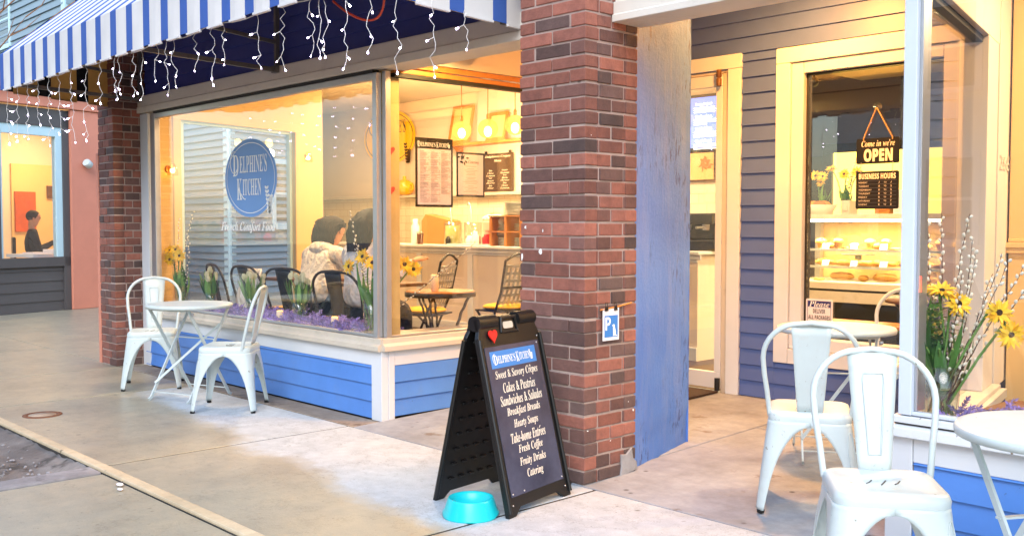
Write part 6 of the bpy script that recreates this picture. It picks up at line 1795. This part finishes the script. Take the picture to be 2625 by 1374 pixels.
b = B(); b.text(heavy('BUSINESS HOURS'), .25, .036, (-3.09, YO - .001, 1.602), U, V, bold=.02)
hrs = (('MONDAY', '/', '/'), ('TUESDAY', '8', '5'), ('WEDNESDAY', '8', '5'), ('THURSDAY', '8', '5'), ('FRIDAY', '8', '7'), ('SATURDAY', '8', '7'), ('SUNDAY', '8', '3'))
for q, (d_, a_, c_) in enumerate(hrs):
    z = 1.562 - q * .0235
    b.text(d_, .010 * len(d_), .0095, (-3.215, YO - .001, z), U, V, align='L')
    b.text(a_, .008, .012, (-3.075, YO - .001, z), U, V); b.text('TO', .017, .0095, (-3.035, YO - .001, z), U, V); b.text(c_, .008, .012, (-2.995, YO - .001, z), U, V)
b.build('lettering', M['print_cream'], t)
b = B()
for q in range(8):
    z = 1.574 - q * .0235; b.box(-3.222, YO - .0008, z - .0006, -2.96, YO - .0002, z + .0006)
b.build('rules', M['print_grey'], t)
b = B()
for x in (-3.20, -2.985): b.tube([(x, YO, 1.69), (x, YO - .006, 1.66), (x, YO, 1.625)], .003, 6)
b.build('hook', M['metal'], t)
t = thing('delivery_sign', 'white and navy sign asking to deliver all packages in the corner of the entry window', 'sign', (-3.485, YO, .60))
b = B(); b.prism(rrect(-3.585, -3.388, .55, .79), (0, YO, 0), (1, 0, 0), (0, 0, 1), (0, 1, 0), .003); b.build('board', M['paper'], t)
b = B(); b.box(-3.57, YO - .0008, .735, -3.403, YO - .0003, .777); b.build('header', M['navy_print'], t)
b = B(); b.text(script('Please'), .15, .038, (-3.486, YO - .0015, .756), U, V); b.build('header_lettering', M['print_white'], t)
b = B(); b.text(heavy('DELIVER'), .09, .028, (-3.486, YO - .001, .708), U, V); b.text(heavy('ALL PACKAGES'), .16, .028, (-3.486, YO - .001, .666), U, V); b.text(heavy('INSIDE'), .09, .028, (-3.486, YO - .001, .624), U, V)
b.build('lettering', M['print_black'], t)
b = B()
for x0, x1, z0, z1 in ((-3.574, -3.571, .56, .78), (-3.402, -3.399, .56, .78)): b.box(x0, YO - .0008, z0, x1, YO - .0003, z1)
b.build('border', M['navy_print'], t)
# dog parking card clipped to a stick on the pillar side
XP = -3.330
t = thing('dog_parking_sign', 'small blue and white dog parking card clipped to a stick on the brick pillar', 'sign', (XP, 3.82, .72))
b = B(); b.tube([(XP + .008, 3.735, .868), (XP + .008, 3.85, .876), (XP + .008, 3.975, .892)], .0045, 7); b.build('stick', M['orange_wood'], t)
for y in (3.775, 3.845):
    b = B()
    b.prism([(-.012, 0), (.012, 0), (.007, .022), (-.007, .022)], (XP + .012, y, .862), (0, 1, 0), (0, 0, 1), (1, 0, 0), .006)
    b.tube([(XP + .014, y - .006, .884), (XP + .014, y - .007, .905), (XP + .014, y + .007, .905), (XP + .014, y + .006, .884)], .0016, 5)
    b.build('clip', M['black_metal'], t)
b = B(); b.box(XP + .008, 3.752, .712, XP + .011, 3.874, .874); b.build('card', M['paper'], t)
b = B(); b.box(XP + .0112, 3.763, .728, XP + .0116, 3.864, .838); b.build('blue_field', M['blue_print'], t)
b = B(); b.text(heavy('P'), .040, .066, (XP + .0118, 3.789, .797), (0, 1, 0), V)
dog = [(.0, 0), (.034, 0), (.034, .004), (.022, .006), (.024, .02), (.020, .034), (.016, .042), (.014, .055), (.010, .060), (.004, .058), (-.004, .054), (-.002, .050), (.003, .048), (.002, .036), (.003, .02), (.004, .005)]
b.prism([(x, z) for x, z in dog], (XP + .0118, 3.825, .733), (0, 1, 0), V, (1, 0, 0), .0004)
b.build('pictogram', M['print_white'], t)

# ------------------------------------------------------------------ sandwich board
# feet: front panel from (-3.18,2.98) to (-3.28,3.475); rear panel 0.46 m to the left
F0, F1 = Vector((-3.178, 2.980, 0)), Vector((-3.276, 3.478, 0)); Bk0, Bk1 = Vector((-3.655, 2.93, 0)), Vector((-3.72, 3.40, 0))
Uf = (F1 - F0).normalized(); apex0 = (F0 + Bk0) / 2 + Vector((0, 0, .87)); Wd = (F1 - F0).length
t = thing('sandwich_board', 'black folding sandwich board with the bakery menu standing by the pillar', 'sandwich board', (-3.45, 3.2, 0))
Nside = Vector((Uf.y, -Uf.x, 0))               # towards the camera side
Vf = (apex0 + Nside * .035 - F0); Vf = (Vf - Uf * Vf.dot(Uf)); Hf = Vf.length; Vf.normalize(); Nf = Uf.cross(Vf)
def fp(x, y, o=0.0): return F0 + Uf * x + Vf * y + Nf * o
outline = [(0, 0), (.055, 0), (.10, .035), (Wd - .10, .035), (Wd - .055, 0), (Wd, 0), (Wd - .012, .78), (Wd - .015, Hf - .09), (Wd - .03, Hf - .06), (Wd - .03, Hf), (.03, Hf), (.03, Hf - .06), (.015, Hf - .09), (.012, .78)]
b = B(); b.prism(outline, F0, Uf, Vf, Nf, -.022)
b.tube([fp(.008, .02, .004), fp(.014, .78, .004), fp(.018, Hf - .1, .004)], .010, 8); b.tube([fp(Wd - .008, .02, .004), fp(Wd - .014, .78, .004), fp(Wd - .018, Hf - .1, .004)], .010, 8)
b.tube([fp(.03, Hf - .02, -.02), fp(.17, Hf - .02, -.02)], .036, 14); b.tube([fp(Wd - .17, Hf - .02, -.02), fp(Wd - .03, Hf - .02, -.02)], .036, 14)
b.tube([fp(.19, Hf - .075, .002), fp(.20, Hf - .01, .006), fp(Wd - .20, Hf - .01, .006), fp(Wd - .19, Hf - .075, .002), fp(.19, Hf - .075, .002)], .008, 6)
b.build('front_panel', M['black_plastic'], t, bevel=.006)
b = B(); b.box(0, 0, 0, 0, 0, 0); b = B(); b.prism(rrect(.215, Wd - .215, Hf - .06, Hf - .028, .01), fp(0, 0, .0008), Uf, Vf, Nf, .0015); b.build('handle_slot', M['cream'], t)
Vb = (apex0 - Nside * .035 - Bk0); Ub = (Bk1 - Bk0).normalized(); Vb = Vb - Ub * Vb.dot(Ub); Hb = Vb.length; Vb.normalize(); Nb_ = Ub.cross(Vb)
Wb = (Bk1 - Bk0).length
b = B(); b.prism([(x * Wb / Wd, y * Hb / Hf) for x, y in outline], Bk0, Ub, Vb, Nb_, .022)
for iy in range(11):
    for ix in range(6):
        p = Bk0 + Ub * (.06 + ix * (Wb - .12) / 5) + Vb * (.10 + iy * .075) + Nb_ * .022
        b.par(p, Ub * .035, Vb * .010, Nb_ * .012)
b.tube([Bk0 + Vb * .02 + Nb_ * .02, Bk0 + Vb * (Hb - .1) + Nb_ * .02], .012, 8)
b.build('rear_panel', M['black_plastic'], t, bevel=.004)
k = NT('printed menu sheet'); k.l(k.ramp(k.noise(3.2, 6, .65), [(.3, lin(48, 50, 66)), (.7, lin(80, 82, 102))]), k.p.inputs['Base Color']); k.p.inputs['Roughness'].default_value = .22
PX0, PX1, PY0, PY1 = .042, Wd - .042, .085, Hf - .135
b = B(); b.prism([(PX0, PY0), (PX1, PY0), (PX1, PY1), (PX0, PY1)], fp(0, 0, .0006), Uf, Vf, Nf, .0016); b.build('menu_sheet', k.m, t)
b = B(); xm = (PX0 + PX1) / 2
b.prism([(PX0 + .03, PY1 - .10), (PX1 - .035, PY1 - .10), (PX1 - .035, PY1 - .022), (PX0 + .03, PY1 - .022)], fp(0, 0, .0024), Uf, Vf, Nf, .0004); b.build('blue_label', M['blue_print'], t)
b = B(); logo(b, fp(xm, PY1 - .062, .003), Uf, Vf, .315, .045, True, .0004); b.build('label_lettering', M['print_white'], t)
b = B(); lines = (('Sweet & Savory Crepes', .33, 17.2), ('Cakes & Pastries', .25, 0), ('Sandwiches & Salades', .325, 0), ('Breakfast Breads', .26, 0), ('Hearty Soups', .19, 0), ('Take-home Entrees', .27, 15.5), ('Fresh Coffee', .19, 0), ('Fruity Drinks', .205, 0), ('Catering', .125, 0))
step = (PY1 - PY0 - .155) / 9
for q, (s_, w, ac) in enumerate(lines):
    y = PY1 - .135 - q * step
    b.text(script(s_), w * 1.02, .046, fp(xm, y, .0028), Uf, Vf, t=.0002, bold=.0)
    if ac:
        ax_ = xm + w * (.5 - (len(s_) - ac) / len(s_) * .92) if q == 0 else xm + w * .36
        if q == 0:
            b.strip([fp(ax_ - .006, y + .016, .003), fp(ax_, y + .024, .003), fp(ax_ + .006, y + .016, .003)], .003, .0006, Nf)
        else: b.strip([fp(ax_ - .004, y + .014, .003), fp(ax_ + .006, y + .024, .003)], .003, .0006, Nf)
b.build('menu_lettering', M['print_cream'], t)
b = B(); b.prism([(.034 * 16 / 17 * math.sin(a) ** 3, .036 * (13 * math.cos(a) - 5 * math.cos(2 * a) - 2 * math.cos(3 * a) - math.cos(4 * a)) / 17) for a in [2 * PI * i / 28 for i in range(28)]], fp(.115, Hf - .085, .006), Uf, Vf, Nf, .006)
tag(b.build('felt_heart', M['red'], bevel=.002), 'red felt heart stuck on the top of the sandwich board', 'heart')
b = B()
for x, y in ((PX0 + .012, PY0 + .012), (PX1 - .012, PY0 + .012), (PX1 - .012, PY1 - .012), (PX0 + .10, PY0 + .012), (.04, .05), (Wd - .04, .05), (Wd - .04, Hf - .115)): b.lathe([(.004, 0), (.004, .003), (.002, .004)], fp(x, y, .002), 8, Nf)
b.build('screws', M['metal'], t)
# turquoise dog bowl
b = B(); bc_ = (-3.345, 2.90, 0)
prof = [(.128, .0), (.126, .006), (.118, .03), (.104, .075), (.100, .083), (.095, .083), (.088, .07), (.074, .035), (.0, .03)]
rings = []
for i, (rr_, z) in enumerate(prof):
    ring = []
    for q in range(48):
        a = 2 * PI * q / 48
        lift = (.016 * max(0, math.cos(2 * (a - .7))) ** 3) if i in (0, 1) else 0
        ring.append(Vector((bc_[0] + rr_ * math.cos(a), bc_[1] + rr_ * math.sin(a), z + lift)))
    rings.append(ring)
b.loft(rings, True, False); b.add(rings[-1], [list(range(48))])
tag(b.build('dog_bowl', paint('turquoise plastic', (24, 190, 196), .3, .06, 8, .05), solid=.003), 'turquoise plastic dog bowl on the pavement in front of the sandwich board', 'dog bowl')

# ------------------------------------------------------------------ white bistro furniture outside
wc = metal_chair('metal_chair', 'white metal chair left of the white table, beside the left brick pillar', (-7.78, 3.385, 0.001), R(62), M['white_metal'], 'white metal chairs outside')
dup(wc, (-6.48, 3.375, 0.001), R(-42), 'white metal chair turned away at the right of the left white table')
dup(wc, (-1.545, 3.145, 0.001), R(37), 'large nearest white metal chair facing the camera, in front of the right bay')
dup(wc, (-2.39, 4.13, 0.012), R(211), 'white metal chair with its back to the street, behind the nearest chair')
dup(wc, (-2.62, 5.62, 0.055), R(20), 'white metal chair beyond the entry table, partly hidden by the bay corner post')
def bistro(label, x, y, z0, rz, r_=.31):
    t = thing('round_table', label, 'table', (x, y, z0), rz, 'white folding tables outside')
    def bd(b, nm, m=M['white_metal'], par=None, **k): return b.build(nm, m, par or t, world=False, **k)
    b = B(); b.lathe([(0, .692), (r_ - .012, .692), (r_ - .006, .690), (r_ - .004, .676), (r_, .676), (r_ + .002, .694), (r_ - .004, .703), (r_ - .02, .704), (0, .704)], n=48); bd(b, 'tabletop')
    for sx in (-.19, .19):
        for sg in (-1, 1):
            b = B(); o_ = .008 * sg
            b.strip([(sx + o_, sg * .20, .675), (sx + o_, -sg * .21, .02), (sx + o_, -sg * .235, .006)], .022, .010, (1, 0, 0)); bd(b, 'leg')
    b = B(); b.strip([(-.19, .20, .665), (.19, .20, .665)], .02, .01, (0, 0, 1)); b.strip([(-.19, -.20, .665), (.19, -.20, .665)], .02, .01, (0, 0, 1))
    b.strip([(-.19, .06, .44), (.19, .06, .44)], .02, .006, (0, 0, 1)); b.strip([(-.19, -.19, .06), (.19, -.19, .06)], .012, .006, (0, 0, 1)); b.strip([(-.19, .19, .06), (.19, .19, .06)], .012, .006, (0, 0, 1))
    b.strip([(-.185, -.17, .12), (.185, .12, .55)], .018, .004, (0, 1, 0)); bd(b, 'brace')
    b = B(); b.lathe([(.011, -.012), (.014, 0), (.011, .012)], (.205, .0, .35), 10, (1, 0, 0)); b.lathe([(.010, -.01), (.013, 0), (.010, .01)], (.206, -.18, .64), 10, (1, 0, 0)); bd(b, 'bolt', M['metal'])
    return t
bt = bistro('white round folding table between two white chairs by the left window', -7.07, 3.36, 0.001, R(20))
dup(bt, (-2.73, 4.98, .04), R(35), 'white round folding table deep in the entry by its window')
dup(bt, (-.985, 3.15, .001), R(60), 'white round folding table at the right edge, beside the nearest chair')
b = B(); b.prism([(-.03, 0), (.035, .0), (.03, .012), (-.02, .014)], (-3.43, 4.16, .014), (.4, .9, 0), (.9, -.4, 0), (0, 0, 1), .012); tag(b.build('door_wedge', M['black_plastic']), 'small black wedge lying at the foot of the blue wall', 'wedge')
